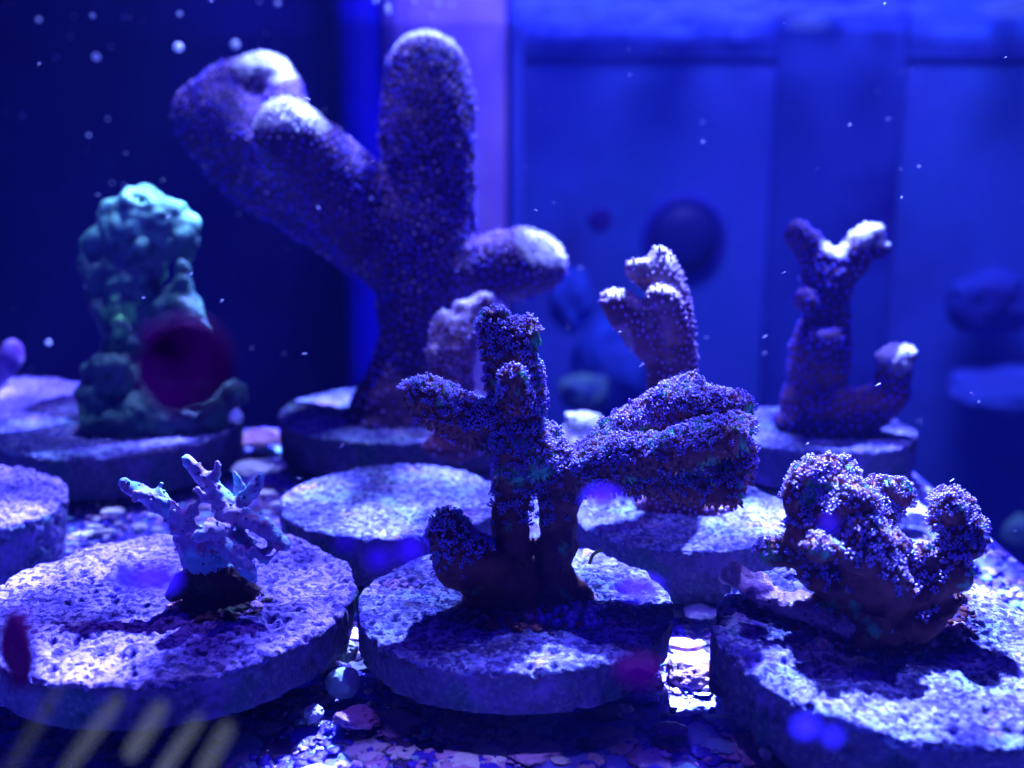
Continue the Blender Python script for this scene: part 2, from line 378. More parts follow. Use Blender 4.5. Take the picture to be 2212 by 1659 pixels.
def plug(root, u, v, r, th, seed, nth=220, nr=40, top=1.0, tilt=(0, 0), mtop='cement', rough=1.0, chip=0.0, pits=1.0, wob=0.02):
    c, d = G(u, v, top)
    root.location = c; root.location.z = 0.0
    o = link('plug_disc', disc_mesh(r, th, nth, nr, seed, M[mtop], M['cement_side'], rough, chip, pits, wob), root, (0, 0, top))
    o.rotation_euler = (math.radians(tilt[0]), math.radians(tilt[1]), 0)
    # stem that drops into the rack
    n = 28; zs = np.linspace(top - th + 0.02, -0.9, 14)
    V = []; 
    for k, z in enumerate(zs):
        rr = 0.42 * (1 - 0.12 * k / 13)
        for a in range(n):
            t = 2 * math.pi * a / n
            V.append((math.cos(t) * rr, math.sin(t) * rr, z))
    V = np.array(V); V[:, :2] *= (1 + 0.05 * fbm(V * 4 + seed, seed))[:, None]
    F = [(k * n + a, (k + 1) * n + a, (k + 1) * n + (a + 1) % n, k * n + (a + 1) % n) for k in range(13) for a in range(n)]
    link('plug_stem', mesh_np('plug_stem', V, F, [M['stem']]), root)
    return c, d, o
# ================================================================== coral bodies
def catmull(pts, n):
    pts = np.array(pts, float)
    if len(pts) == 1: return pts
    e = np.concatenate([[2 * pts[0] - pts[1]], pts, [2 * pts[-1] - pts[-2]]])
    out = []
    for i in range(1, len(e) - 2):
        p0, p1, p2, p3 = e[i - 1], e[i], e[i + 1], e[i + 2]
        for t in np.linspace(0, 1, n, endpoint=False):
            out.append(0.5 * (2 * p1 + (p2 - p0) * t + (2 * p0 - 5 * p1 + 4 * p2 - p3) * t * t + (3 * p1 - p0 - 3 * p2 + p3) * t ** 3))
    out.append(pts[-1])
    return np.array(out)
def coral_body(chains, d0, voxel, org, smooth_it=3, squash=(), shrink=0):
    """union of tapering limbs: (u, v, radius px, depth offset cm) -> arrays V, F, N in coordinates relative to org"""
    tV, tF = ICO2; pos = []; rad = []; sq = []
    for ci, ch in enumerate(chains):
        w3 = []
        for (u, v, r, *dz) in ch:
            d = d0 + (dz[0] if dz else 0)
            p = P(u, v, d); w3.append([*p, max(r - shrink, 0.55 * r) * d / FOC])
        w3 = np.array(w3)
        if len(w3) > 1:
            seg = np.linalg.norm(np.diff(w3[:, :3], axis=0), axis=1).max()
            n = max(2, int(seg / (w3[:, 3].min() * 0.35)) + 1)
            w3 = catmull(w3, min(n, 40))
        pos.append(w3[:, :3]); rad.append(w3[:, 3]); sq += [ci in squash] * len(w3)
    pos = np.concatenate(pos); rad = np.concatenate(rad); sq = np.array(sq)
    s3 = np.stack([rad, rad, np.where(sq, rad * 0.45, rad)], 1)
    R = np.tile(np.eye(3), (len(pos), 1, 1))
    V, F, _ = stamp(tV, tF, np.zeros(len(tF), int), pos - org, R, s3)
    me = mesh_np('tmp', V, F, [])
    o = bpy.data.objects.new('tmp', me); C.objects.link(o)
    md = o.modifiers.new('r', 'REMESH'); md.mode = 'VOXEL'; md.voxel_size = voxel
    ms = o.modifiers.new('s', 'SMOOTH'); ms.factor = 0.6; ms.iterations = smooth_it
    dg = bpy.context.evaluated_depsgraph_get(); dg.update()
    ev = o.evaluated_get(dg); m2 = bpy.data.meshes.new_from_object(ev, depsgraph=dg)
    bpy.data.objects.remove(o); bpy.data.meshes.remove(me)
    return m2
def get_vn(me):
    n = len(me.vertices)
    V = np.zeros(n * 3, np.float32); me.vertices.foreach_get('co', V)
    N = np.zeros(n * 3, np.float32); me.vertices.foreach_get('normal', N)
    return V.reshape(-1, 3).astype(float), N.reshape(-1, 3).astype(float)
def set_v(me, V):
    me.vertices.foreach_set('co', V.astype(np.float32).ravel()); me.update()
def scatter(V, N, spacing, prob=None, seed=0):
    """dart throwing over the vertices; spacing may be an array"""
    rs = np.random.RandomState(seed)
    order = rs.permutation(len(V))
    if prob is not None: order = order[rs.rand(len(order)) < prob[order]]
    sp = spacing if np.ndim(spacing) else None
    cell = float(np.max(spacing)) if sp is not None else float(spacing)
    key = np.floor(V / cell).astype(int)
    grid = {}; keep = []
    for i in order:
        k = tuple(key[i]); p = V[i]; s2 = (sp[i] if sp is not None else spacing) ** 2; ok = True
        for dx in (-1, 0, 1):
            for dy in (-1, 0, 1):
                for dz in (-1, 0, 1):
                    for q in grid.get((k[0] + dx, k[1] + dy, k[2] + dz), ()):
                        if (q[0] - p[0]) ** 2 + (q[1] - p[1]) ** 2 + (q[2] - p[2]) ** 2 < s2: ok = False; break
                    if not ok: break
                if not ok: break
            if not ok: break
        if ok: grid.setdefault(k, []).append(p); keep.append(i)
    return np.array(keep, int)
def polyp_template(k, ring, height, tip, seed, sub=0):
    """an open polyp: brown stalks splayed from one mouth, a ball at each tentacle end. slot 0 stalk, 1 tip"""
    rs = np.random.RandomState(seed); parts = []
    tV, tF = ICO1 if sub else ICO0
    for a in range(k + 1):
        if a < k:
            t = 2 * math.pi * (a + rs.uniform(-.2, .2)) / k; rr = ring * rs.uniform(.45, 1.25); hh = height * rs.uniform(.55, 1.25); t += rs.uniform(-.35, .35)
        else: t = 0; rr = 0; hh = height * 0.9
        e = np.array([math.cos(t) * rr, math.sin(t) * rr, hh])
        b = np.array([math.cos(t) * rr * .3, math.sin(t) * rr * .3, -0.02])
        ax = e - b; L = np.linalg.norm(ax); ax /= L
        X = np.cross(ax, [0.3, 0.9, 0.1]); X /= np.linalg.norm(X); Y = np.cross(ax, X)
        vs = []
        for q in range(4):
            c, s = math.cos(q * math.pi / 2), math.sin(q * math.pi / 2)
            vs.append(b + (X * c + Y * s) * tip * 0.75)
        for q in range(4):
            c, s = math.cos(q * math.pi / 2), math.sin(q * math.pi / 2)
            vs.append(e + (X * c + Y * s) * tip * 0.5)
        fs = []
        for q in range(4):
            q2 = (q + 1) % 4
            fs += [(q, q2, q2 + 4), (q, q2 + 4, q + 4)]
        parts.append((np.array(vs), np.array(fs), np.zeros(8, int)))
        parts.append((tV * tip * rs.uniform(.85, 1.15) + e + ax * tip * .5, tF, np.ones(len(tF), int)))
    return join(parts)
def open_polyps(colony, V, N, idx, mats, ring, height, tip, k=8, n_single=300, seed=0, org=None, up=0.25, name='polyp'):
    rs = np.random.RandomState(seed)
    n = len(idx)
    nn = N[idx] + np.array([0, 0, up]) + rs.normal(0, .22, (n, 3))
    R = frames(nn, rs.uniform(0, 6.28, n)); S = np.clip(rs.normal(1.0, .24, n), .5, 1.6)
    tpl = [polyp_template(k + (j % 2), ring, height, tip, seed + j, 1 if n_single else 0) for j in range(4)]
    # those that face the camera and lie nearest show largest
    wp = V[idx] + org; toc = np.array([0, 0, CAMZ]) - wp; dist = np.linalg.norm(toc, axis=1)
    face = (toc / dist[:, None] * N[idx]).sum(1)
    near = np.argsort(-(np.clip(face, -0.2, 0.5) / dist + 0.02 * rs.rand(n)))
    single = near[:n_single]; rest = near[n_single:]
    if n_single:
        mes = [mesh_np('polyp', *t[:2], mats, t[2]) for t in tpl]
        for q in single:
            o = bpy.data.objects.new('polyp', mes[q % 4]); C.objects.link(o); o.parent = colony
            m4 = np.eye(4); m4[:3, :3] = R[q] * S[q]; m4[:3, 3] = V[idx[q]]
            o.matrix_basis = Matrix(m4.tolist())
    if len(rest):
        pr = []
        for j in range(4):
            s = rest[j::4]; t = tpl[j]
            if len(s): pr.append(stamp(t[0], t[1], t[2], V[idx[s]], R[s], S[s]))
        Va, Fa, Ma = join(pr)
        o = link('polyps', mesh_np('polyps', Va, Fa, mats, Ma), colony); o['kind'] = 'stuff'
def buds(colony, V, N, idx, mats, size, proud, seed=0, matfn=None, sub=ICO0, rods=True):
    """small round closed polyps, joined"""
    rs = np.random.RandomState(seed); n = len(idx)
    R = frames(N[idx] + rs.normal(0, .1, (n, 3)), rs.uniform(0, 6.28, n)); S = rs.uniform(.75, 1.25, n) * size
    mi = matfn(V[idx], N[idx], rs) if matfn is not None else np.zeros(n, int)
    tV, tF = sub
    tV = tV * np.array([1, 1, 1.25]) + np.array([0, 0, proud])
    Va, Fa, _ = stamp(tV, tF, np.zeros(len(tF), int), V[idx], R, S)
    Ma = np.repeat(mi, len(tF))
    o = link('polyps', mesh_np('polyps', Va, Fa, mats, Ma), colony); o['kind'] = 'stuff'
    return o
def crust(root, org, u, v, z, ru, rv, n, mats, seed, smax=.07):
    rs = np.random.RandomState(seed); pp = []; ss = []
    for k in range(n):
        a = rs.rand() * 6.28; q = .45 + .6 * rs.rand() ** 1.5
        p, _ = G(u + math.cos(a) * ru * q, v + math.sin(a) * rv * q, z); pp.append(p - org); ss.append((.02 + smax * rs.rand() ** 2) * (1.25 - q * .6))
    V, F = ICO1; V = V * (1 + .5 * fbm(V * 1.7 + seed, seed, 2))[:, None] * np.array([1, 1, .55])
    Va, Fa, _ = stamp(V, F, np.zeros(len(F), int), np.array(pp), frames(np.tile([0, 0, 1.0], (n, 1)) + rs.normal(0, .3, (n, 3)), rs.rand(n) * 6), np.array(ss))
    o = link('base_crust', mesh_np('base_crust', Va, Fa, mats, np.repeat(rs.randint(0, len(mats), n), len(F))), root); o['kind'] = 'stuff'
def finish(me, mats, fmfn=None):
    me.materials.clear()
    for m in mats: me.materials.append(m)
    n = len(me.polygons)
    me.polygons.foreach_set('use_smooth', np.ones(n, bool))
    if fmfn is not None:
        c = np.zeros(n * 3, np.float32); me.polygons.foreach_get('center', c)
        nr = np.zeros(n * 3, np.float32); me.polygons.foreach_get('normal', nr)
        me.polygons.foreach_set('material_index', fmfn(c.reshape(-1, 3).astype(float), nr.reshape(-1, 3).astype(float)).astype(np.int32))
    me.update()

PLUGGRP = 'coral frags on round plugs set out on the rack'
# ------------------------------------------------ centre frag (the subject)
def centre_frag():
    root = thing('coral_frag', 'brown forked coral with lavender polyps and a long right arm, on the front centre plug', 'coral frag', group=PLUGGRP)
    c, d, _ = plug(root, 1113, 1292, 1.46, 0.38, 3, 460, 82, rough=1.1, chip=0.08)
    org = np.array(root.location)
    D0 = 9.95
    ch = [
        [(1108, 1300, 66, .05), (1106, 1200, 44), (1108, 1100, 38), (1112, 1000, 48), (1120, 920, 56), (1112, 850, 58), (1106, 780, 50), (1098, 735, 42)],
        [(1095, 750, 42), (1062, 715, 34), (1060, 692, 27)],
        [(1105, 765, 42), (1138, 728, 33), (1146, 712, 26)],
        [(1110, 935, 50), (1060, 925, 50), (1010, 908, 52, -.05), (955, 886, 50, -.1), (908, 858, 38, -.15), (890, 845, 28, -.15)],
        [(1112, 860, 40, -.25), (1108, 830, 30, -.45), (1100, 815, 20, -.5)],
        [(1205, 1320, 62, .1), (1200, 1220, 46, .1), (1203, 1120, 44, .1), (1212, 1040, 48, .1), (1180, 985, 50, .1), (1140, 950, 50, .05)],
        [(1215, 1025, 42, .1), (1270, 1000, 42, .25), (1340, 950, 44, .4), (1410, 905, 52, .5), (1470, 868, 44, .55), (1494, 845, 30, .55)],
        [(1440, 900, 60, .45), (1510, 890, 52, .5), (1570, 884, 40, .5), (1596, 882, 28, .45)],
        [(1220, 1030, 46, .05), (1290, 1010, 46, .0), (1370, 990, 46, -.15), (1450, 975, 42, -.3), (1530, 960, 40, -.35), (1580, 945, 36, -.25), (1602, 925, 28, 0)],
        [(1260, 1030, 34, .05), (1340, 1035, 40, .05), (1430, 1040, 38, 0), (1520, 1050, 40, -.1), (1578, 1062, 30, -.15)],
        [(1150, 1330, 60, .1), (1152, 1260, 36, .1), (1152, 1200, 26, .1), (1152, 1165, 14, .1)],
        [(1040, 1290, 40, 0), (1080, 1270, 46, 0)], [(1250, 1300, 34, .1), (1225, 1260, 34, .1)],
        [(1430, 980, 40, .25), (1520, 960, 56, .2), (1585, 980, 46, .1), (1590, 1030, 36, 0)],
        [(1100, 1250, 50, -.1), (1040, 1215, 56, -.15), (990, 1190, 56, -.2), (968, 1160, 46, -.2), (966, 1138, 34, -.2)],
        [(1040, 1240, 60, -.1), (980, 1225, 44, -.15)],
        [(1075, 1140, 10), (1070, 1100, 9)], [(1150, 960, 40, -.1), (1165, 1000, 40, -.1)],
        [(1090, 1310, 70, 0), (1180, 1325, 80, 0), (1240, 1310, 60, .1)],
    ]
    me = coral_body(ch, D0, 0.022, org, 4, squash=(len(ch) - 1,), shrink=5)
    V, N = get_vn(me)
    wp = V + org
    dk, _ = worley(wp * 3.6, 44)
    V = V + N * (0.055 * fbm(wp * 4, 2, 3) + 0.022 * fbm(wp * 14, 5, 3) + 0.07 * np.clip(.7 - dk, 0, 1))[:, None]
    # ribs round the limbs like the photographed ridges
    set_v(me, V); V, N = get_vn(me)
    def fm(c, n):
        return np.zeros(len(c))
    finish(me, [M['brown_skin']])
    col = link('coral_colony', me, root)
    wz = (V + org)[:, 2]
    nz = fbm((V + org) * 1.6, 8)
    fz = fbm((V + org) * 4, 18)
    pr = np.clip((wz - 1.75) / 0.9 + 0.25 * nz, 0.0, 1) * np.clip(0.08 + 1.6 * N[:, 2] + 1.2 * fz, 0.01, 1) ** .8
    # the low left knob also carries polyps
    kn = P(975, 1160, D0 - .2)
    pr = np.maximum(pr, 0.4 * np.clip(1.2 - np.linalg.norm(V + org - kn, axis=1) / 0.35, 0, 1) * (N[:, 2] > -0.1))
    pr *= np.where(nz > -0.32, 1, 0.25)
    idx = scatter(V, N, 0.040, np.clip(pr, 0, 1), 4)
    open_polyps(col, V, N, idx, [M['stalk'], M['tip']], 0.024, 0.034, 0.0080, 6, 300, 5, org)
    # hanging closed tentacles underneath
    dn = np.clip(-N[:, 2] - 0.1, 0, 1) * (wz > 1.9)
    idx = scatter(V, N, 0.05, np.clip(dn * 1.5, 0, 1), 9)
    tV, tF = ICO0
    rs = np.random.RandomState(3)
    n = len(idx)
    Va, Fa, Ma = stamp(tV * np.array([1, 1, 3.2]), tF, np.zeros(len(tF), int), V[idx], frames(N[idx] * .6 + np.array([0, 0, -.5]) + rs.normal(0, .15, (n, 3)), rs.uniform(0, 6, n)), rs.uniform(.012, .022, n))
    o = link('hanging_tentacles', mesh_np('hanging_tentacles', Va, Fa, [M['brown_skin']], Ma), col); o['kind'] = 'stuff'
    crust(root, org, 1150, 1315, 1.0, 150, 52, 500, [M['brown_skin'], M['coralline'], M['chip_dark'], M['brown_skin']], 4)
    # fine hair on the bare trunks is left to the skin; gel drops and coralline at the foot
    rs = np.random.RandomState(8)
    pp = []; ss = []
    for k in range(60):
        u = 1160 + rs.rand() * 140; v = 1305 + rs.rand() * 50
        q, _ = G(u, v, 1.02); pp.append(q - org); ss.append(rs.uniform(.02, .055))
    Va, Fa, Ma = stamp(ICO1[0] * np.array([1, 1, 1.3]), ICO1[1], np.zeros(len(ICO1[1]), int), np.array(pp), frames(np.tile([0, -.2, 1.0], (60, 1)) + rs.normal(0, .3, (60, 3)), rs.rand(60) * 6), np.array(ss))
    o = link('gel_drops', mesh_np('gel_drops', Va, Fa, [M['gel']], Ma), root); o['kind'] = 'stuff'
    return root, org
# ------------------------------------------------ right front frag
def right_frag():
    root = thing('coral_frag', 'bushy brown coral with violet polyps and green glints, on the wide plug at lower right', 'coral frag', group=PLUGGRP)
    c, d, _ = plug(root, 1955, 1382, 1.59, 0.58, 5, 460, 88, top=1.0, tilt=(2.5, 3.0), rough=1.5, chip=0.24, wob=0.09)
    org = np.array(root.location)
    D0 = 9.3
    ch = [
        [(1745, 1035, 40, .1), (1790, 1045, 44, .1), (1800, 1100, 66), (1830, 1180, 72), (1865, 1250, 66), (1895, 1330, 66)],
        [(1728, 1040, 30), (1722, 1100, 34), (1735, 1170, 42), (1770, 1220, 46), (1830, 1270, 55)],
        [(1662, 1180, 32, .1), (1690, 1195, 36, .1), (1740, 1212, 42, .05), (1810, 1235, 50)],
        [(1900, 1068, 36, .4), (1885, 1110, 42, .35), (1880, 1170, 46, .2), (1885, 1230, 50, .1)],
        [(1782, 1180, 34, -.35), (1810, 1195, 42, -.3), (1860, 1230, 50, -.15), (1900, 1270, 56, -.1)],
        [(1850, 1150, 40, -.3), (1880, 1200, 44, -.3), (1920, 1260, 50, -.15)],
        [(2052, 1100, 36, .1), (2075, 1140, 46, .1), (2070, 1190, 52, .05), (2030, 1240, 52), (1970, 1285, 60)],
        [(2090, 1190, 34, -.05), (2060, 1225, 44, -.05)],
        [(1952, 1195, 20), (1948, 1235, 26), (1940, 1280, 34)],
        [(1820, 1320, 60), (1900, 1345, 92), (1990, 1320, 80), (2060, 1290, 50, .1)],
        [(1900, 1300, 70), (1960, 1310, 62), (2020, 1285, 44)],
    ]
    me = coral_body(ch, D0, 0.022, org, 4, squash=(9,), shrink=4)
    V, N = get_vn(me); wp = V + org
    dk, _ = worley(wp * 3.4, 45)
    V = V + N * (0.17 * fbm(wp * 2.6, 12, 3) + 0.025 * fbm(wp * 14, 5, 3) + 0.20 * np.clip(.72 - dk, 0, 1) - .03)[:, None]
    set_v(me, V); V, N = get_vn(me)
    finish(me, [M['brown_skin']])
    col = link('coral_colony', me, root)
    wz = (V + org)[:, 2]; nz = fbm((V + org) * 1.8, 28)
    pr = np.clip((wz - 1.4) / 0.7 + 0.3 * nz, 0.02, 1) * np.clip(0.14 + 1.4 * N[:, 2] + 1.3 * fbm((V + org) * 4, 19), 0.02, 1)
    idx = scatter(V, N, 0.042, np.clip(pr, 0, 1), 4)
    open_polyps(col, V, N, idx, [M['stalk'], M['tip']], 0.025, 0.034, 0.0084, 6, 300, 15, org)
    crust(root, org, 1900, 1345, 1.02, 210, 62, 800, [M['brown_skin'], M['coralline'], M['chip_dark'], M['brown_skin']], 5)
    # pale putty ridge on the plug's left shoulder
    ch = [[(1598, 1252, 40, .55), (1625, 1262, 50, .45), (1680, 1290, 42, .25), (1740, 1315, 44, .1), (1810, 1340, 50, -.05)], [(1600, 1245, 26, .5), (1640, 1250, 24, .5)]]
    me = coral_body(ch, 9.35, 0.028, org, 2, squash=(0,))
    V, N = get_vn(me); V = V + N * (0.12 * fbm((V + org) * 4.5, 3) + .035 * fbm((V + org) * 17, 4))[:, None]
    set_v(me, V); finish(me, [M['glue']]); link('putty_ridge', me, root)
    # small beads of coralline and tiny tube ends at the foot
    rs = np.random.RandomState(18); pp = []; ss = []
    for k in range(110):
        u = 1720 + rs.rand() * 260; v = 1310 + rs.rand() * 60
        q, _ = G(u, v, 1.04); pp.append(q - org); ss.append(rs.uniform(.015, .05))
    n = len(pp)
    Va, Fa, Ma = stamp(ICO1[0], ICO1[1], np.zeros(len(ICO1[1]), int), np.array(pp), frames(np.tile([0, -.2, 1.0], (n, 1)) + rs.normal(0, .3, (n, 3)), rs.rand(n) * 6), np.array(ss))
    o = link('coralline_beads', mesh_np('coralline_beads', Va, Fa, [M['coralline']], Ma), root); o['kind'] = 'stuff'
    return root, org
# ------------------------------------------------ left front frag
def left_frag():
    root = thing('coral_frag', 'small pale pink and aqua branching coral on the porous plug at front left', 'coral frag', group=PLUGGRP)
    c, d, _ = plug(root, 372, 1282, 1.72, 0.42, 7, 480, 92, mtop='cement_pink', rough=1.3, chip=0.05, tilt=(0, 0), pits=1.2)
    org = np.array(root.location)
    D0 = 9.9
    ch = [
        [(475, 1290, 40, .1), (440, 1230, 40, .05), (412, 1175, 36), (398, 1145, 30)],
        [(400, 1150, 28), (368, 1105, 24), (330, 1078, 22), (292, 1058, 19), (266, 1043, 15)],
        [(335, 1080, 15), (342, 1055, 9), (346, 1045, 7)],
        [(400, 1120, 20), (425, 1090, 11), (430, 1080, 8)],
        [(425, 1185, 28), (458, 1160, 26, .1), (485, 1120, 26, .1), (478, 1080, 24, .1), (452, 1048, 21, .1), (425, 1018, 18, .1), (408, 995, 14, .1)],
        [(456, 1055, 14, .1), (466, 1025, 11, .1), (472, 1000, 8, .1)],
        [(485, 1110, 24, .1), (520, 1085, 20, .15), (548, 1055, 19, .15), (562, 1028, 14, .15)],
        [(490, 1110, 22, .05), (540, 1124, 22, -.05), (582, 1150, 22, -.1), (614, 1180, 17, -.15)],
        [(480, 1150, 24, -.1), (458, 1145, 24, -.3), (434, 1156, 20, -.4)],
        [(480, 1165, 24, -.1), (502, 1195, 22, -.2), (525, 1222, 19, -.25), (546, 1250, 14, -.3)],
        [(530, 1185, 16, -.1), (565, 1195, 15, -.1), (585, 1182, 9, -.1)],
        [(480, 1175, 20, 0), (520, 1160, 16, 0), (545, 1170, 11, 0)],
        [(545, 1190, 12, -.2), (575, 1210, 11, -.2), (592, 1200, 7, -.2)], [(375, 1105, 14, -.1), (385, 1130, 14, -.1), (372, 1150, 9, -.15)],
        [(500, 1120, 16, .3), (515, 1050, 12, .3), (505, 1020, 8, .3)], [(445, 1075, 13, 0), (425, 1060, 9, -.05)], [(300, 1065, 12, -.1), (290, 1080, 8, -.15)],
        [(470, 1230, 44, .1), (520, 1260, 30, .1), (548, 1275, 16, .1)], [(400, 1260, 30, 0), (372, 1285, 18, -.1)],
        [(460, 1295, 66, .1), (510, 1298, 44, .1)],
    ]
    me = coral_body(ch, D0, 0.018, org, 2, squash=(len(ch) - 1,))
    V, N = get_vn(me); wp = V + org
    d1, _ = worley(wp * 9, 3, 0.8)
    V = V + N * (0.022 * fbm(wp * 8, 12, 3) - .014 + 0.030 * np.clip(1 - d1 / 0.5, 0, 1))[:, None]
    set_v(me, V)
    crust(root, org, 470, 1300, 1.0, 110, 40, 260, [M['bird_dark'], M['bird_dark'], M['coralline']], 6)
    zt = P(430, 1228, D0)[2] - org[2]
    finish(me, [M['bird_skin'], M['bird_dark']], lambda c, n: (c[:, 2] < zt + 0.10 * fbm(c * 5, 3)).astype(int))
    col = link('coral_colony', me, root)
    V, N = get_vn(me)
    idx = scatter(V, N, 0.11, (V[:, 2] > zt).astype(float) * .6, 3)
    buds(col, V, N, idx, [M['bird_skin']], 0.016, 0.1, 3, sub=ICO1)
    return root, org
# ------------------------------------------------ big purple finger coral at the back
def big_frag():
    root = thing('coral_frag', 'tall thick purple finger coral with white tips, the largest coral in the tank', 'coral frag', group=PLUGGRP)
    c, d, _ = plug(root, 852, 886, 1.78, 0.62, 9, 260, 46, rough=0.9, chip=0.05)
    org = np.array(root.location); D0 = 16.6
    ch = [
        [(925, 165, 93), (927, 240, 104), (928, 330, 106), (932, 430, 98), (925, 540, 104), (905, 640, 96), (885, 730, 68), (868, 820, 72), (855, 890, 96)],
        [(900, 610, 86), (850, 540, 100), (780, 460, 104, -.1), (710, 390, 96, -.5), (650, 325, 84, -1.0), (620, 295, 78, -1.2)],
        [(800, 510, 96, .3), (700, 440, 96, .7), (600, 370, 100, 1.2), (520, 300, 108, 1.5), (478, 262, 94, 1.6)],
        [(478, 250, 84, 1.6), (520, 212, 80, 1.7), (572, 178, 62, 1.6)],
        [(572, 180, 62, 1.6), (605, 200, 46, 1.5), (615, 250, 50, 1.2)],
        [(960, 590, 80, -.1), (1030, 580, 66, -.2), (1095, 578, 76, -.3), (1145, 570, 70, -.3), (1165, 560, 48, -.3)],
        [(850, 905, 104), (880, 900, 100), (820, 905, 80)],
    ]
    me = coral_body(ch, D0, 0.045, org, 5, squash=(6,))
    V, N = get_vn(me); wp = V + org
    d1, _ = worley(wp * 6.5, 3)
    V = V + N * (0.09 * fbm(wp * 1.3, 12, 3) + 0.035 * fbm(wp * 5, 2, 3) + 0.03 * np.clip(0.6 - d1, 0, 1))[:, None]
    set_v(me, V); V, N = get_vn(me)
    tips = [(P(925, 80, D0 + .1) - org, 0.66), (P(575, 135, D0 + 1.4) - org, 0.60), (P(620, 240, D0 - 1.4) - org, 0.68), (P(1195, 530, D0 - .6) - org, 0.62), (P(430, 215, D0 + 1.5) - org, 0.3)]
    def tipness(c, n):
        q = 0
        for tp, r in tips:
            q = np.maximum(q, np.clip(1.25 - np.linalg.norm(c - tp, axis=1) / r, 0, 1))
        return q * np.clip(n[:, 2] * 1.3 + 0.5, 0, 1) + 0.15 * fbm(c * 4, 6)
    finish(me, [M['purple_skin']]); pale_attr(me, (tipness(V, N) - .30) / .36)  # white tips, strongest facing up: blown highlights put into the colour
    col = link('coral_colony', me, root)
    nz = fbm((V + org) * 1.0, 31)
    pr = np.clip(((V[:, 2]) - 1.6) / 0.8, 0.1, 1) * np.clip(0.65 + N[:, 2] * 1.0 + 0.8 * nz, 0.10, 1)
    pr *= (N[:, 1] < 0.6)
    idx = scatter(V, N, 0.072, np.clip(pr, 0, 1), 4)
    def mf(c, n, rs):
        t = tipness(c, n) + rs.normal(0, .10, len(c)); return np.where(t > 0.36, 1, np.where((t > .14) | (rs.rand(len(c)) < np.clip(0.02 + n[:, 2] * 0.6, 0.0, .6)), 2, 0))  # up-facing buds get paler colours, painting in light from above
    buds(col, V, N, idx, [M['purple_bud'], M['white_tip'], M['pink_bud']], 0.023, 0.55, 3, mf)
    return root, org
# ------------------------------------------------ green knobby coral
def green_frag():
    root = thing('coral_frag', 'green knobby pillar coral with pale aqua crown, on the back plug at far left', 'coral frag', group=PLUGGRP)
    c, d, _ = plug(root, 258, 912, 1.80, 0.62, 13, 260, 46, rough=0.9, chip=0.10)
    org = np.array(root.location); D0 = 16.0
    ch = [
        [(312, 418, 18), (305, 470, 62), (300, 520, 74), (285, 600, 62), (275, 690, 58), (275, 780, 56), (285, 870, 80)],
        [(345, 470, 52, -.1), (385, 492, 44, -.1), (382, 530, 42, -.1)], [(260, 470, 44), (300, 455, 50, -.2)],
        [(232, 490, 24), (208, 520, 30), (192, 548, 24), (215, 600, 34), (235, 680, 36)],
        [(398, 585, 18, -.3), (392, 620, 26, -.3), (400, 665, 30, -.3), (428, 700, 24, -.3), (436, 740, 22, -.2)], [(385, 640, 30, -.2), (330, 680, 40, 0)],
        [(205, 800, 24, -.4), (240, 785, 24, -.6), (265, 800, 22, -.6), (222, 850, 52, -.3), (235, 890, 60, -.2)],
        [(300, 890, 62, -.2), (380, 880, 60, -.1), (460, 865, 44, 0), (510, 850, 24)],
        [(250, 905, 74, -.2), (340, 905, 70, -.3), (440, 890, 60, -.1)],
    ]
    me = coral_body(ch, D0, 0.04, org, 4)
    V, N = get_vn(me); wp = V + org
    d1, _ = worley(wp * 3.4, 3); d2, _ = worley(wp * 4.4, 7, .5)
    V = V + N * (0.13 * np.clip(0.75 - d1, 0, 1) - .03 + 0.03 * fbm(wp * 7, 2, 3) - 0.17 * np.clip(1 - d2 / .32, 0, 1))[:, None]
    set_v(me, V)
    V, N = get_vn(me)
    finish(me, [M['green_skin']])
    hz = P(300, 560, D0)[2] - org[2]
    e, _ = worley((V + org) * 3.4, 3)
    pale_attr(me, (0.03 + 0.97 * np.clip((V[:, 2] - hz - .05) / 0.7, 0, 1)) * np.clip(N[:, 2] * 1.5 + .25, 0, 1) * np.clip(1.25 - e, 0, 1) + 0.3 * np.clip(.45 - e, 0, 1) * (fbm(V * .8, 5) > .05))  # pale growing crown; the up-facing weighting paints in light from above
    link('coral_colony', me, root)
    return root, org
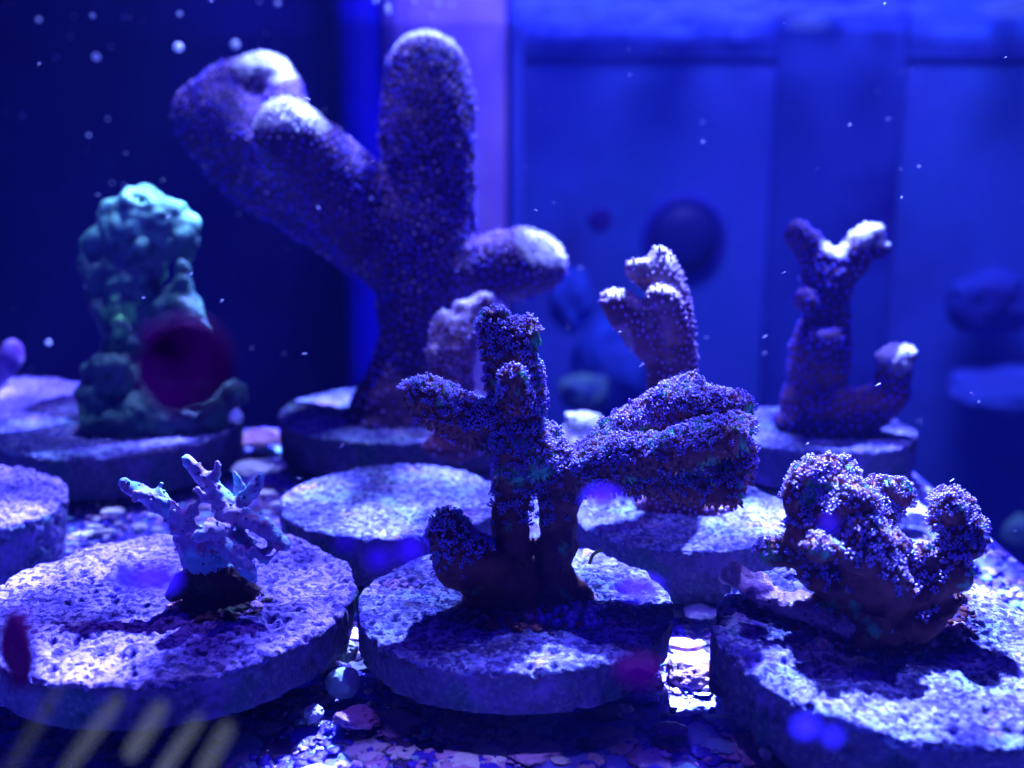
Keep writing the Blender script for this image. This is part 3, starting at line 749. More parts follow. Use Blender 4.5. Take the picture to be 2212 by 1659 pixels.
# ------------------------------------------------ right back forked coral
def fork_frag():
    root = thing('coral_frag', 'purple coral with a Y shaped fork and side stub on the back right plug', 'coral frag', group=PLUGGRP)
    c, d, _ = plug(root, 1772, 922, 1.36, 0.60, 17, 220, 38, rough=0.8, chip=0.05)
    org = np.array(root.location); D0 = 15.9
    ch = [
        [(1782, 575, 38), (1790, 620, 48), (1786, 680, 54), (1775, 750, 60), (1765, 820, 66), (1765, 890, 72)],
        [(1780, 600, 36, .1), (1762, 560, 34, .1), (1735, 522, 32, .1), (1722, 508, 30, .1)],
        [(1800, 610, 40), (1835, 565, 34), (1870, 520, 30), (1888, 505, 22)],
        [(1860, 540, 30), (1895, 535, 24), (1905, 545, 15)],
        [(1740, 650, 24, -.3), (1745, 660, 26, -.35)], [(1770, 735, 30, -.5), (1800, 730, 24, -.5)],
        [(1775, 880, 46, -.3), (1840, 875, 36, -.4), (1905, 860, 36, -.4), (1935, 815, 36, -.4), (1932, 780, 34, -.4), (1960, 770, 20, -.4)],
        [(1735, 915, 66), (1800, 915, 84, -.1), (1870, 895, 50, -.3)],
    ]
    me = coral_body(ch, D0, 0.04, org, 4, squash=(7,))
    V, N = get_vn(me); wp = V + org
    d1, _ = worley(wp * 4.5, 3)
    V = V + N * (0.06 * fbm(wp * 2.2, 12, 3) + 0.05 * np.clip(.6 - d1, 0, 1) + 0.035 * np.sin(wp[:, 2] * 6.5 + fbm(wp, 4) * 3) * (wp[:, 2] < 3.3))[:, None]
    set_v(me, V); V, N = get_vn(me)
    tips = [(P(1885, 500, D0) - org, .42), (P(1905, 535, D0) - org, .3), (P(1940, 770, D0 - .4) - org, .42), (P(1800, 548, D0) - org, .28)]
    def tipness(c, n):
        q = 0
        for tp, r in tips: q = np.maximum(q, np.clip(1.25 - np.linalg.norm(c - tp, axis=1) / r, 0, 1))
        return q * np.clip(n[:, 2] * 1.4 + 0.3, 0, 1) + 0.12 * fbm(c * 5, 6)
    finish(me, [M['purple_skin'], M['pink_skin']], lambda c, n: (fbm(c * 1.2, 40) > 0.0).astype(int)); pale_attr(me, (tipness(V, N) - .15) / .45)
    col = link('coral_colony', me, root)
    idx = scatter(V, N, 0.085, np.clip(.4 + N[:, 2], .06, 1) * (N[:, 1] < .5), 4)
    buds(col, V, N, idx, [M['purple_bud'], M['white_tip']], 0.024, 0.3, 3, lambda c, n, rs: (tipness(c, n) > .33).astype(int))
    return root, org
# ------------------------------------------------ middle lilac coral
def lilac_frag():
    root = thing('coral_frag', 'lilac stubby two lobed coral on the plug behind the long brown arm', 'coral frag', group=PLUGGRP)
    c, d, _ = plug(root, 1475, 1098, 1.30, 0.62, 19, 300, 52, rough=1.0, chip=0.06)
    org = np.array(root.location); D0 = d + .15
    ch = [
        [(1425, 560, 24), (1432, 590, 38), (1442, 640, 46), (1448, 710, 52), (1450, 790, 52), (1450, 880, 52), (1462, 980, 54), (1470, 1070, 70)],
        [(1372, 582, 22), (1395, 590, 30), (1425, 605, 34)],
        [(1322, 652, 26), (1345, 668, 36), (1378, 700, 42), (1415, 750, 46)],
        [(1425, 645, 28, -.35), (1440, 660, 34, -.3), (1460, 720, 30, -.2)],
        [(1440, 1090, 70), (1510, 1090, 80)],
    ]
    me = coral_body(ch, D0, 0.03, org, 4, squash=(4,))
    V, N = get_vn(me); wp = V + org
    d1, _ = worley(wp * 6, 3)
    V = V + N * (0.045 * fbm(wp * 2.6, 12, 3) + 0.05 * np.clip(.6 - d1, 0, 1))[:, None]
    set_v(me, V); V, N = get_vn(me)
    finish(me, [M['pink_skin']]); pale_attr(me, .8 * np.clip((N[:, 2] - .25) * 1.1, 0, 1) * np.clip((V[:, 2] - 1.8) / 1.6, 0, 1) + .25 * fbm(V * 6, 3) * (V[:, 2] > 2.2))  # skin paled where it faces up: the lit top is painted
    col = link('coral_colony', me, root)
    idx = scatter(V, N, 0.062, np.clip(.35 + N[:, 2] + .9 * N[:, 0], .03, 1) * (N[:, 1] < .6), 4)
    buds(col, V, N, idx, [M['pink_bud'], M['white_tip']], 0.017, 0.3, 3, lambda c, n, rs: (rs.rand(len(c)) < np.clip(n[:, 2] - .45, 0, .8)).astype(int), ICO1)
    return root, org
# ------------------------------------------------ small orange-brown coral behind the centre
def small_frag():
    root = thing('coral_frag', 'small orange brown coral with a lilac top, half hidden by the centre coral', 'coral frag', group=PLUGGRP)
    c, d, _ = plug(root, 850, 1075, 1.33, 0.55, 23, 320, 56, rough=0.9, chip=0.03)
    org = np.array(root.location)
    _, D0 = G(985, 968, 1.0)
    ch = [
        [(962, 695, 24), (962, 730, 34), (972, 790, 42), (985, 860, 46), (985, 920, 46), (985, 955, 46)],
        [(1045, 655, 26, .1), (1025, 680, 32, .1), (1000, 730, 36), (985, 790, 40)],
        [(1000, 670, 24, .1), (1005, 700, 28, .1)],
        [(938, 762, 16, -.2), (950, 790, 22, -.1), (962, 830, 30)],
        [(960, 962, 50), (1010, 962, 50)],
    ]
    me = coral_body(ch, D0, 0.032, org, 4, squash=(4,))
    V, N = get_vn(me); wp = V + org
    V = V + N * (0.04 * fbm(wp * 3, 12, 3) + 0.02 * fbm(wp * 11, 4, 3))[:, None]
    set_v(me, V); V, N = get_vn(me)
    finish(me, [M['pink_skin']]); pale_attr(me, .8 * np.clip((N[:, 2] - .25) * 1.1, 0, 1) * np.clip((V[:, 2] - 1.8) / 1.6, 0, 1) + .25 * fbm(V * 6, 3) * (V[:, 2] > 2.2))  # upper, up-facing skin whitened to paint in overhead light
    col = link('coral_colony', me, root)
    idx = scatter(V, N, 0.062, np.clip((V[:, 2] - 1.7) / .8, .05, 1) * np.clip(.5 + N[:, 2], .1, 1), 4)
    buds(col, V, N, idx, [M['pink_bud'], M['white_tip']], 0.020, 0.3, 3, lambda c, n, rs: (rs.rand(len(c)) < np.clip(n[:, 2] - .5, 0, .7)).astype(int))
    return root, org
def edge_frags():
    # plug cut by the left edge of the picture, no coral in view on it
    root = thing('frag_plug', 'bare brown porous plug cut off by the left edge, in front of the green coral', 'plug', group='bare plugs at the left edge')
    plug(root, -100, 1070, 1.22, 0.72, 29, 260, 46, mtop='cement_pink', rough=1.6, chip=0.1, top=1.12, tilt=(0, 6), pits=1.5)
    root = thing('coral_frag', 'pale lilac coral tip with its plug at the far left edge, behind the green coral', 'coral frag', group=PLUGGRP)
    c, d, _ = plug(root, -60, 868, 1.9, 0.5, 31, 180, 30, mtop='cement_pink', chip=.05)
    org = np.array(root.location)
    ch = [[(28, 755, 22), (18, 780, 28), (-12, 810, 28), (-50, 850, 34), (-80, 880, 44)], [(-90, 760, 26), (-85, 830, 34), (-70, 880, 44)]]
    me = coral_body(ch, d - .3, 0.04, org, 3)
    V, N = get_vn(me); V = V + N * (0.05 * fbm((V + org) * 3, 2))[:, None]; set_v(me, V)
    finish(me, [M['pink_bud']]); link('coral_colony', me, root)
# ================================================================== the rack and what lies on it
def rack():
    x0, x1, y0, y1 = -9.0, 6.1, 4.5, 18.3
    nx, ny = 300, 260
    gx = np.linspace(x0, x1, nx); gy = np.linspace(y0, y1, ny)
    X, Y = np.meshgrid(gx, gy); p = np.stack([X.ravel(), Y.ravel(), np.zeros(X.size)], 1)
    z = RACKZ + 0.05 * fbm(p * 1.1, 2) + 0.03 * fbm(p * 4, 6)
    V = np.stack([p[:, 0], p[:, 1], z], 1)
    i = np.arange(ny - 1)[:, None] * nx + np.arange(nx - 1)[None]
    i = i.ravel()
    F = np.stack([i, i + 1, i + 1 + nx, i + nx], 1).tolist()
    # skirt: edges down to the underside
    ring = list(range(nx)) + [k * nx + nx - 1 for k in range(1, ny)] + [(ny - 1) * nx + k for k in range(nx - 2, -1, -1)] + [k * nx for k in range(ny - 2, 0, -1)]
    b0 = len(V); VB = V[ring].copy(); VB[:, 2] = -0.9
    V = np.concatenate([V, VB]); m = len(ring)
    for k in range(m):
        k2 = (k + 1) % m; F.append((ring[k], b0 + k, b0 + k2, ring[k2]))
    F.append(tuple(b0 + k for k in range(m - 1, -1, -1)))
    me = bpy.data.meshes.new('frag_rack'); me.from_pydata(V.tolist(), [], F); me.materials.append(M['rack'])
    for pl in me.polygons[:(nx - 1) * (ny - 1)]: pl.use_smooth = True
    o = link('frag_rack', me)
    tag(o, 'algae crusted acrylic rack that carries all the round coral plugs', 'rack')
    return x0, x1, y0, y1
def chip_template(seed, flat):
    V, F = ICO1; V = V.copy()
    V *= (1 + 0.75 * fbm(V * 2.1 + seed * 5.1, seed, 2))[:, None]
    V[:, 2] *= flat
    return V, F
def grit(ext):
    x0, x1, y0, y1 = ext
    rs = np.random.RandomState(5)
    n = 30000
    # denser near the camera, where single grains show
    y = y0 + 1.5 + (y1 - y0 - 1.6) * rs.rand(n) ** 1.7; x = x0 + (x1 - x0 - .1) * rs.rand(n)
    keep = np.abs(x) < y * 0.56 + 0.6
    # clearer patch of bare acrylic at lower right
    u = x / y
    bare = (u > 0.02) & (u < 0.30) & (y < 8.9) & (y > 7.3)
    keep &= ~(bare & (rs.rand(n) < 0.86))
    x, y = x[keep], y[keep]; n = len(x)
    p = np.stack([x, y, np.zeros(n)], 1)
    z = RACKZ + 0.05 * fbm(p * 1.1, 2) + 0.03 * fbm(p * 4, 6) + 0.02 + 0.10 * np.clip(fbm(p * .9, 50), 0, 1)
    p[:, 2] = z
    S = 0.014 + 0.055 * rs.rand(n) ** 4.0
    N = np.tile([0, 0, 1.0], (n, 1)) + rs.normal(0, .28, (n, 3)); R = frames(N, rs.rand(n) * 6.28)
    zone = fbm(p * 1.3, 77)
    mi = rs.choice(5, n, p=[.32, .36, .14, .10, .08])
    mi = np.where((zone > .15) & (rs.rand(n) < .6), 0, mi); mi = np.where((zone < -.2) & (rs.rand(n) < .6), 1, mi)
    parts = []
    for k in range(6):
        s = np.arange(k, n, 6); t = chip_template(k, (0.2, 0.5, 0.3, 0.15, 0.6, 0.25)[k])
        v, f, _ = stamp(t[0], t[1], np.zeros(len(t[1]), int), p[s], R[s], S[s])
        parts.append((v, f, np.repeat(mi[s], len(t[1]))))
    # flat encrusting patches under the grains
    q = 1500
    y = y0 + 2.2 + (y1 - y0 - 2.4) * rs.rand(q) ** 1.6; x = (rs.rand(q) * 2 - 1) * np.minimum(y * .56, 5.9)
    pp = np.stack([x, y, np.zeros(q)], 1); pp[:, 2] = RACKZ + 0.05 * fbm(pp * 1.1, 2) + 0.03 * fbm(pp * 4, 6) + .012
    for k in range(4):
        sl = np.arange(k, q, 4); V2, F2 = ICO2; V2 = V2 * (1 + .8 * fbm(V2 * 1.7 + k * 9.1, k + 60, 3))[:, None]; V2[:, 2] *= .14
        v, f, _ = stamp(V2, F2, np.zeros(len(F2), int), pp[sl], frames(np.tile([0, 0, 1.0], (len(sl), 1)) + rs.normal(0, .05, (len(sl), 3)), rs.rand(len(sl)) * 6.28), .05 + .16 * rs.rand(len(sl)) ** 2)
        parts.append((v, f, np.repeat(rs.choice(5, len(sl), p=[.34, .34, .12, .10, .10]), len(F2))))
    V, F, Ma = join(parts)
    o = link('shell_grit', mesh_np('shell_grit', V, F, [M['chip_lilac'], M['chip_blue'], M['chip_pale'], M['chip_dark'], M['chip_cyan']], Ma))
    tag(o, 'purple and white encrusting grit and tiny shells covering the rack', 'grit', kind='stuff')
def lump(name, label, cat, u, v, r, flat, m, seed, z=RACKZ + 0.1, rough=.35, group=None, stretch=1.0, sub=4, rot=0.0):
    q, d = G(u, v, z)
    V, F = ico(sub)
    rr = r * d / FOC
    V = V * (1 + rough * fbm(V * 1.3 + seed, seed, 3) + rough * .25 * fbm(V * 5 + seed, seed, 3))[:, None]
    V = V * np.array([rr * stretch, rr, rr * flat]); V = V * (1 + .02 * fbm(V * 40, seed, 2))[:, None]
    o = link(name, mesh_np(name, V, F, [m]), None, q + np.array([0, 0, rr * flat * .5]))
    o.rotation_euler = (0, 0, rot)
    return tag(o, label, cat, group)
def loose_things():
    lump('round_shell', 'round pale aqua shell with dark specks between the left and centre plugs', 'shell', 742, 1492, 36, .95, M['shell'], 1, rough=.22)
    lump('shell_chip', 'broken white shell flake in the gap left of the right plug', 'shell', 1512, 1325, 30, .3, M['chip_pale'], 2, rough=.5, stretch=1.2, z=.35)
    lump('pink_pebble', 'small pink oval pebble in the gap between centre and right plugs', 'pebble', 1477, 1398, 24, .5, M['pink_stone'], 3, stretch=1.7, rough=.15, rot=-.3, z=.35)
    lump('crusted_rock', 'rounded purple crusted rock lump in the gap between centre and right plugs', 'rock', 1492, 1470, 50, .7, M['coralline'], 4, rough=.35, z=.2)
    lump('pale_pebble', 'chalky speckled pebble wedged where left and centre plugs meet', 'pebble', 748, 1418, 26, .8, M['chip_pale'], 5, rough=.35, z=.4)
    lump('pale_pebble', 'knobby cream pebble on the grit below the round aqua shell', 'pebble', 677, 1548, 20, .9, M['chip_pale'], 6, rough=.5)
    lump('lilac_lump', 'lilac encrusting lump on the grit below the round aqua shell', 'rock', 772, 1560, 34, .5, M['coralline'], 7, rough=.6, stretch=1.2)
    lump('blue_crust', 'vivid blue crust flake under the edge of the left plug', 'crust', 640, 1470, 46, .4, M['chip_blue'], 8, rough=.6, z=.3)
    lump('lilac_pebble', 'smooth lilac pebble near the bottom edge under the right plug', 'pebble', 1700, 1612, 26, .5, M['chip_lilac'], 9, stretch=1.8, rough=.15)
    lump('lilac_pebble', 'small round pale pebble near the bottom edge right of centre', 'pebble', 1655, 1632, 17, .8, M['chip_pale'], 10, rough=.15)
    lump('dark_disc_stone', 'flat dark oval stone lying on the clear acrylic at the bottom', 'stone', 1447, 1578, 30, .25, M['chip_dark'], 11, stretch=1.3, rough=.15)
    lump('white_rubble', 'bright white rubble piece on the rack left of the green forked arm, behind the arm', 'rubble', 1262, 925, 34, .7, M['chip_pale'], 12, rough=.5, z=.6, stretch=1.3)
    lump('white_rubble', 'long white shell slab on the rack between the green coral and the big purple coral', 'rubble', 556, 1015, 34, .35, M['chip_pale'], 13, rough=.4, z=.5, stretch=1.7)
    lump('lilac_slab', 'lilac ledge of crust between the two back plugs at left', 'crust', 556, 955, 50, .3, M['coralline'], 14, rough=.5, z=.4, stretch=1.3)
    lump('white_rubble', 'striped pale rubble piece behind the bushy right coral', 'rubble', 1955, 1115, 40, .6, M['chip_pale'], 15, rough=.5, z=.4, stretch=1.1)
    for k, (u, v, r) in enumerate([(205, 1140, 12), (232, 1150, 12), (118, 1152, 14), (245, 1108, 16), (178, 1158, 13), (575, 1068, 14), (600, 1090, 10)]):
        nm = ['leftmost', 'second', 'third', 'fourth', 'fifth', 'sixth', 'last']
        lab = ['tiny oval pebble behind the left plug, just right of the bare edge plug', 'tiny oval pebble beside a darker step of the rack at left', 'pale pebble between the bare edge plug and the pink plug', 'bright oval pebble behind the left end of the branching coral',
               'pale oval pebble on the rim line behind the left plug', 'bright pebble just right of the branching coral tips', 'tiny aqua pebble between branching coral and the middle plug'][k]
        lump('small_pebble', lab, 'pebble', u, v, r, .45, M['chip_pale'], 30 + k, rough=.2, stretch=1.6, z=.3, group='small pale pebbles on the rack', sub=3)
    # tiny yellow tube on the centre plug
    V = []; F = []
    pts = [P(1274, 1216, 10.2), P(1280, 1200, 10.2), P(1290, 1192, 10.2), P(1298, 1190, 10.2)]
    cs = catmull([[*p] for p in pts], 5)
    for k, p in enumerate(cs):
        for a in range(8):
            t = a * math.pi / 4; V.append(p + np.array([math.cos(t), 0, math.sin(t)]) * 0.018)
    for k in range(len(cs) - 1):
        for a in range(8): F.append((k * 8 + a, (k + 1) * 8 + a, (k + 1) * 8 + (a + 1) % 8, k * 8 + (a + 1) % 8))
    o = link('tube_worm', mesh_np('tube_worm', V, F, [M['worm']]))
    tag(o, 'tiny curled yellow green tube on the centre plug right of the trunk', 'worm')
# ================================================================== the tank behind
def box(name, lo, hi, m, parent=None, bev=0.0):
    x0, y0, z0 = lo; x1, y1, z1 = hi
    V = [(x0, y0, z0), (x1, y0, z0), (x1, y1, z0), (x0, y1, z0), (x0, y0, z1), (x1, y0, z1), (x1, y1, z1), (x0, y1, z1)]
    F = [(0, 3, 2, 1), (4, 5, 6, 7), (0, 1, 5, 4), (1, 2, 6, 5), (2, 3, 7, 6), (3, 0, 4, 7)]
    o = link(name, mesh_np(name, V, F, [m], None, False), parent)
    if bev:
        b = o.modifiers.new('b', 'BEVEL'); b.width = bev; b.segments = 3
    return o
def tank():
    YB = 46.0
    ux = lambda u, Y=YB, v=500: (u - 1106) / FOC * (Y / (cp + (829.5 - v) / FOC * sp_))
    uz = lambda v, Y=YB: P(0, v, 1)[2] * 0 + CAMZ + ((829.5 - v) / FOC * cp - sp_) / (cp + (829.5 - v) / FOC * sp_) * Y
    box('tank_back_wall', (-40, YB, -22), (ux(760), YB + 1, 30), M['dark_wall'])['kind'] = 'structure'
    t = thing('overflow_box', 'pale violet upright overflow box behind the tall purple coral', 'overflow box', (ux(940), YB - 4, -20))
    L = Vector(t.location)
    def bx(nm, lo, hi, m, bev=.3):
        o = box(nm, tuple(Vector(lo) - L), tuple(Vector(hi) - L), m, t, bev); return o
    bx('side_panel', (ux(760), YB - 3, -20), (ux(850), YB - .2, 30), M['sat_blue'], 1.1)
    bx('front_panel', (ux(850) + .01, YB - 3.4, -20), (ux(1100), YB - .3, 30), M['violet'], 1.2)
    bx('corner_strip', (ux(1100) + .01, YB - 3.0, -20), (ux(1128), YB - .25, 30), M['blue_wall'])
    box('tank_rear_glass', (ux(1128) + .02, YB, -22), (45, YB + 1, 30), M['blue_wall'])['kind'] = 'structure'
    o = box('upright_post', (ux(1655), YB - .45, -22), (ux(1925), YB - .05, 30), M['blue_band'], None, .19); tag(o, 'broad dark blue upright post behind the forked coral at right', 'post')
    o = box('top_brace', (ux(1130) + .1, YB - .2, uz(130)), (45, YB - .06, uz(90)), M['blue_band'], None, .06); tag(o, 'dark horizontal brace across the rear glass under the water line', 'brace')
    box('tank_floor', (-45, -2, -22.5), (45, YB + 1, -22.01), M['dark_wall'])['kind'] = 'structure'
    # round pump
    t = thing('circulation_pump', 'round dark circulation pump with violet rim, far behind the lilac coral', 'pump', tuple(P(1478, 515, 45.6)))
    def lathe(nm, prof, m, n=48):
        V = []; F = []
        for r, y in prof:
            for a in range(n): V.append((math.cos(2 * math.pi * a / n) * r, y, math.sin(2 * math.pi * a / n) * r))
        for k in range(len(prof) - 1):
            for a in range(n): F.append((k * n + a, k * n + (a + 1) % n, (k + 1) * n + (a + 1) % n, (k + 1) * n + a))
        return link(nm, mesh_np(nm, V, F, [m]), t)
    lathe('housing', [(.01, -.5), (.7, -.5), (1.3, -.3), (1.5, .1), (1.5, .6), (.01, .6)], M['pump'])
    lathe('rim', [(1.51, -.05), (1.7, -.1), (1.8, .1), (1.7, .4), (1.51, .4)], M['pump_rim'])
    def far_rock(nm, lab, cat, u, v, d, r, m, seed, sx=1, sz=1):
        V, F = ico(4); q = P(u, v, d); rr = r * d / FOC
        V = V * (1 + .4 * fbm(V * 1.6 + seed, seed, 3))[:, None] * np.array([rr * sx, rr, rr * sz])
        tag(link(nm, mesh_np(nm, V, F, [m]), None, q), lab, cat)
    far_rock('distant_rock', 'blurred bright blue rock shape left of the lilac coral', 'rock', 1340, 800, 42, 110, M['far_blue'], 3, 1, 1.2)
    far_rock('distant_rock', 'blurred small blue rock shape right of the purple stub', 'rock', 1235, 650, 42, 60, M['far_blue'], 4, .8, 1.2)
    far_rock('distant_coral', 'blurred green coral patch right of the centre coral trunk', 'coral', 1262, 850, 36, 48, M['far_green'], 5, 1.2, .8)
    far_rock('distant_coral', 'blurred green coral patch by the right edge at mid height', 'coral', 2200, 1150, 36, 34, M['far_green'], 6)
    far_rock('distant_rock', 'large dark blurred rock shape at the right edge', 'rock', 2150, 655, 44, 85, M['blue_band'], 7, 1.1, .8)
    far_rock('distant_rock', 'blurred blue rock slope below the dark shape at the right edge', 'rock', 2215, 850, 44, 130, M['blue_wall'], 8, 1.3, .4)
    far_rock('distant_coral', 'small blurred wine coloured spot left of the round pump', 'coral', 1296, 478, 41, 24, M['spot_violet'], 9)
    # rippled water surface seen from below
    nx, ny = 240, 90; Z = 9.3
    X, Y = np.meshgrid(np.linspace(-30, 30, nx), np.linspace(17, YB - .1, ny))
    p = np.stack([X.ravel(), Y.ravel(), 0 * X.ravel()], 1)
    V = p.copy(); V[:, 2] = Z + 0.18 * fbm(p * np.array([.5, .9, 1]), 3, 4)
    i = (np.arange(ny - 1)[:, None] * nx + np.arange(nx - 1)[None]).ravel()
    m = bpy.data.materials.new('water_surface'); m.use_nodes = True; nt = m.node_tree; nt.nodes.clear()
    out = nt.nodes.new('ShaderNodeOutputMaterial'); mix = nt.nodes.new('ShaderNodeMixShader')
    tr = nt.nodes.new('ShaderNodeBsdfTransparent'); gl = nt.nodes.new('ShaderNodeBsdfGlossy')
    gl.inputs['Roughness'].default_value = .12; gl.inputs['Color'].default_value = (.75, .8, 1, 1); mix.inputs[0].default_value = .55
    nt.links.new(tr.outputs[0], mix.inputs[1]); nt.links.new(gl.outputs[0], mix.inputs[2]); nt.links.new(mix.outputs[0], out.inputs[0])
    o = link('water_surface', mesh_np('water_surface', V, np.stack([i, i + 1, i + 1 + nx, i + nx], 1), [m])); o['kind'] = 'structure'
    # foam flecks standing in for ripple highlights at the back right
    rs = np.random.RandomState(3); pos = []; S = []
    for (u, v, n, su, sv) in [(1560, 22, 26, 70, 10), (1750, 22, 24, 60, 8), (1300, 14, 22, 60, 7), (1180, 18, 10, 30, 6), (1900, 16, 10, 40, 6), (2170, 16, 12, 20, 8), (1500, 48, 14, 120, 8), (1250, 42, 8, 90, 8)]:
        for k in range(n):
            pos.append(P(u + rs.normal() * su, max(2, v + rs.normal() * sv), 40 + rs.rand() * 4)); S.append(rs.uniform(.12, .42))
    n = len(pos); S = np.array(S)[:, None] * np.array([[2.4, 1.4, .6]])
    Va, Fa, Ma = stamp(ICO1[0], ICO1[1], np.zeros(80, int), np.array(pos), np.tile(np.eye(3), (n, 1, 1)), S)
    tag(link('surface_glint', mesh_np('surface_glint', Va, Fa, [M['film']], Ma)), 'blurred ripple highlights made as flecks of foam along the water surface at top right', 'glint', kind='stuff')
def water_bits():
    rs = np.random.RandomState(12)
    big = [(385, 102, 15), (508, 96, 17), (208, 123, 13), (120, 125, 10), (240, 101, 8), (84, 42, 8), (158, 36, 5), (200, 34, 8), (268, 36, 7), (152, 78, 8), (48, 249, 11), (192, 292, 6), (233, 257, 4), (600, 6, 8), (838, 14, 10), (840, 26, 9), (895, 4, 6), (948, 8, 8), (975, 10, 8), (932, 33, 8), (811, 2, 7), (388, 30, 6), (560, 4, 5), (242, 395, 4), (268, 400, 5), (105, 740, 9), (574, 73, 3)]
    V, F = ICO2
    me = mesh_np('bubble', V, F, [M['bubble']])
    own = {(385, 102): 'largest bright bubble above the gap left of the pale lobed purple coral', (508, 96): 'pale double looking bubble just above the rear lobe of the purple coral', (48, 249): 'lone bubble near the left edge below the bubble cluster', (105, 740): 'lone faint bubble low in the dark water left of the green coral', (600, 6): 'bright bubble on the top edge above the purple coral lobes', (838, 14): 'brightest bubble directly above the tall purple finger', (120, 125): 'middle sized bubble in the left column of the cluster'}
    for (u, v, r) in big:
        d = 18 + rs.rand() * 8
        o = bpy.data.objects.new('bubble', me); C.objects.link(o); o.location = P(u, v, d)
        o.scale = (r * d / FOC * .62 * rs.uniform(.6, 1.1),) * 3
        lab = 'small blurred bright bubble in the dark water at the upper left' if u < 780 else 'small blurred pale bubble under the surface above the tall purple finger'
        lab = own.get((u, v), lab)
        tag(o, lab, 'bubble', 'bubbles in the dark water' if u < 780 else 'bubbles above the tall finger')
    n = 170
    pos = np.array([P(rs.rand() * 2212, rs.rand() ** 1.2 * 1300, 10 + rs.rand() * 18) for _ in range(n)])
    R = frames(np.stack([np.ones(n), rs.normal(0, .3, n), .35 + rs.normal(0, .5, n)], 1), rs.rand(n))
    S = np.stack([np.full(n, .006), np.full(n, .006), rs.uniform(.012, .042, n)], 1)
    Va, Fa, Ma = stamp(ICO0[0], ICO0[1], np.zeros(20, int), pos, R, S)
    tag(link('floating_particles', mesh_np('floating_particles', Va, Fa, [M['particle']], Ma)), 'fine pale flecks drifting in the water', 'particles', kind='stuff')
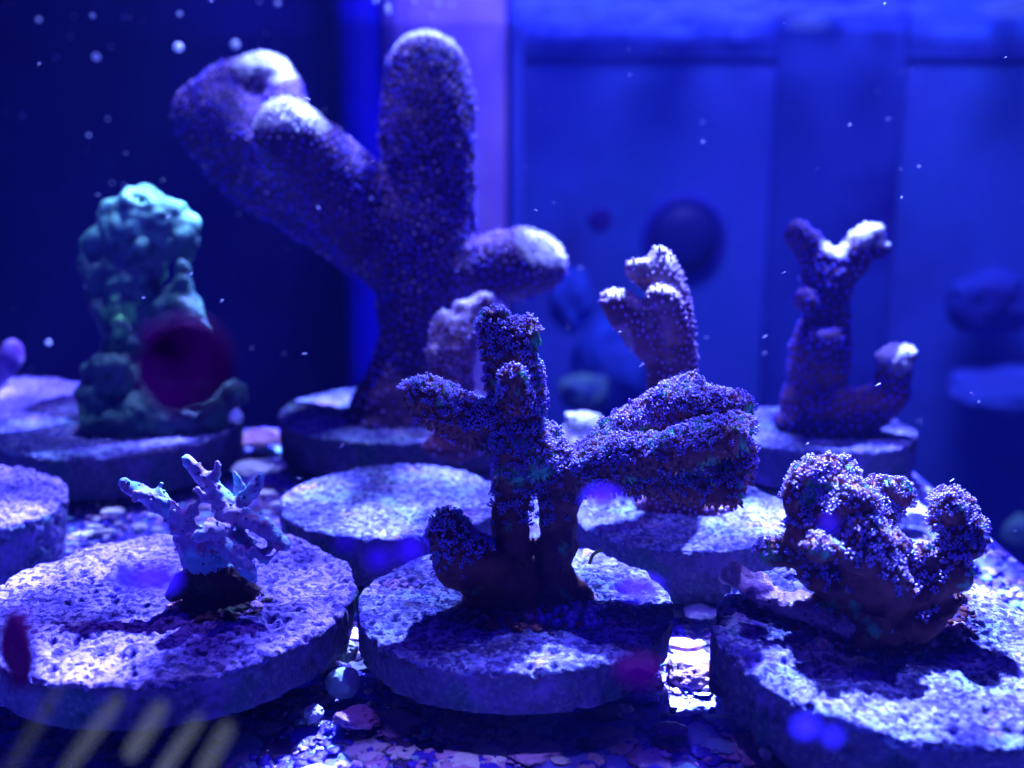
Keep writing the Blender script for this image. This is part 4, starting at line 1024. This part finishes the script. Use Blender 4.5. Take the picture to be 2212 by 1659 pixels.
def glass_spots():
    """algae spots on the front glass, and added strips imitating a reflection in it"""
    D = 4.2
    sp = [(392, 795, 100, 'spot_wine', 'large wine red algae spot on the front glass over the green coral base', 1.0, 1.15),
          (370, 735, 55, 'spot_wine', 'smaller wine algae spot on the front glass above the large wine red spot', 1.1, .8),
          (35, 1400, 58, 'spot_wine', 'tall wine red algae spot on the front glass at the lower left edge', .8, 1.5),
          (262, 1240, 34, 'spot_blue', 'blue algae spot on the front glass over the left plug', .8, 1.2),
          (330, 1250, 40, 'spot_violet', 'dark violet algae smear on the front glass right of the blue spot', 1.5, .8),
          (745, 1170, 22, 'spot_violet', 'small violet algae spot on the front glass over the left plug rim', 1, 1),
          (815, 1205, 26, 'spot_violet', 'violet algae spot on the front glass between left and centre plugs', 1, 1),
          (885, 1185, 32, 'spot_violet', 'round violet algae spot on the front glass left of the low brown knob', 1, 1),
          (1380, 1450, 38, 'spot_wine', 'wine red algae spot on the front glass over the centre plug side', 1.3, .9),
          (1378, 1268, 34, 'spot_violet', 'wide violet algae spot on the front glass over the right of the centre plug', 1.5, .6),
          (1300, 1080, 28, 'spot_violet', 'violet algae spot on the front glass below the long arm', 1.3, .8),
          (1740, 1568, 24, 'spot_blue', 'blue algae spot on the front glass at the foot of the right plug', 1.1, .9),
          (1800, 1590, 18, 'spot_blue', 'smaller blue algae spot on the front glass right of the larger blue one', 1, 1),
          (1790, 1130, 13, 'spot_violet', 'faint violet algae spot on the front glass over the bushy coral', 1, 1)]
    for k, (u, v, r, m, lab, sx, sz) in enumerate(sp):
        V, F = ICO2; rr = r * D / FOC
        V = V * (1 + .35 * fbm(V * 1.3 + k * 3, k, 3))[:, None]
        V = V * np.array([rr * sx, rr * .35, rr * sz])
        tag(link('algae_spot', mesh_np('algae_spot', V, F, [M[m]]), None, P(u, v, D)), lab, 'algae', 'algae spots on the front glass')
    for k, (a, b, wd, lab) in enumerate([((135, 1470), (10, 1680), 15, 'leftmost olive reflection streak on the front glass at lower left'), ((262, 1500), (130, 1680), 17, 'second olive reflection streak from the left on the front glass'),
                                ((355, 1515), (275, 1640), 19, 'short middle olive reflection streak on the front glass at lower left'), ((435, 1545), (340, 1680), 15, 'second olive reflection streak from the right on the front glass'), ((498, 1560), (430, 1680), 19, 'rightmost and palest reflection streak on the front glass at lower left')]):
        A = P(*a, D + .6); B = P(*b, D + .6); ax = B - A; L = np.linalg.norm(ax)
        V, F = ICO2
        V = np.sign(V) * np.abs(V) ** .6
        V = V * np.array([wd * (D + .6) / FOC, .01, L / 2])
        R = frames((ax / L)[None], np.array([0.0]))[0]
        X = np.cross([0, 1.0, 0], ax / L); X /= np.linalg.norm(X); R = np.stack([X, np.cross(ax / L, X), ax / L], 1)
        tag(link('reflection_streak', mesh_np('reflection_streak', V @ R.T, F, [M['olive']]), None, (A + B) / 2), lab, 'reflection streak', 'olive reflection streaks on the front glass')  # strip added to imitate a reflection of something slatted
translucent(M['film'], (0.35, 0.5, 0.9), .6); translucent(M['bubble'], (0.8, 0.85, 1.0), .7); translucent(M['olive'], (0.10, 0.085, 0.03)); translucent(M['spot_wine'], (0.045, 0.0, 0.06)); translucent(M['spot_violet'], (0.07, 0.015, 0.45)); translucent(M['spot_blue'], (0.04, 0.02, 0.35))
thin(M['olive'], 0.22); thin(M['spot_wine'], 0.95); thin(M['spot_violet'], 0.75); thin(M['spot_blue'], 0.7)
thin(M['film'], 0.3)

tank()
ext = rack()
grit(ext)
centre_frag(); right_frag(); left_frag(); big_frag(); green_frag(); fork_frag(); lilac_frag(); small_frag(); edge_frags()
loose_things(); water_bits(); glass_spots()
# the water itself scatters a little blue light
hz = box('haze', (-46, -3, -24), (46, 48, 12), None)
hm = bpy.data.materials.new('water_haze'); hm.use_nodes = True; hn = hm.node_tree; hn.nodes.clear()
ho = hn.nodes.new('ShaderNodeOutputMaterial'); hv = hn.nodes.new('ShaderNodeVolumePrincipled')
hv.inputs['Color'].default_value = (0.10, 0.14, 1.0, 1); hv.inputs['Density'].default_value = 0.0007; hv.inputs['Anisotropy'].default_value = 0.0
hn.links.new(hv.outputs[0], ho.inputs['Volume']); hz.data.materials.clear(); hz.data.materials.append(hm); hz['kind'] = 'stuff'
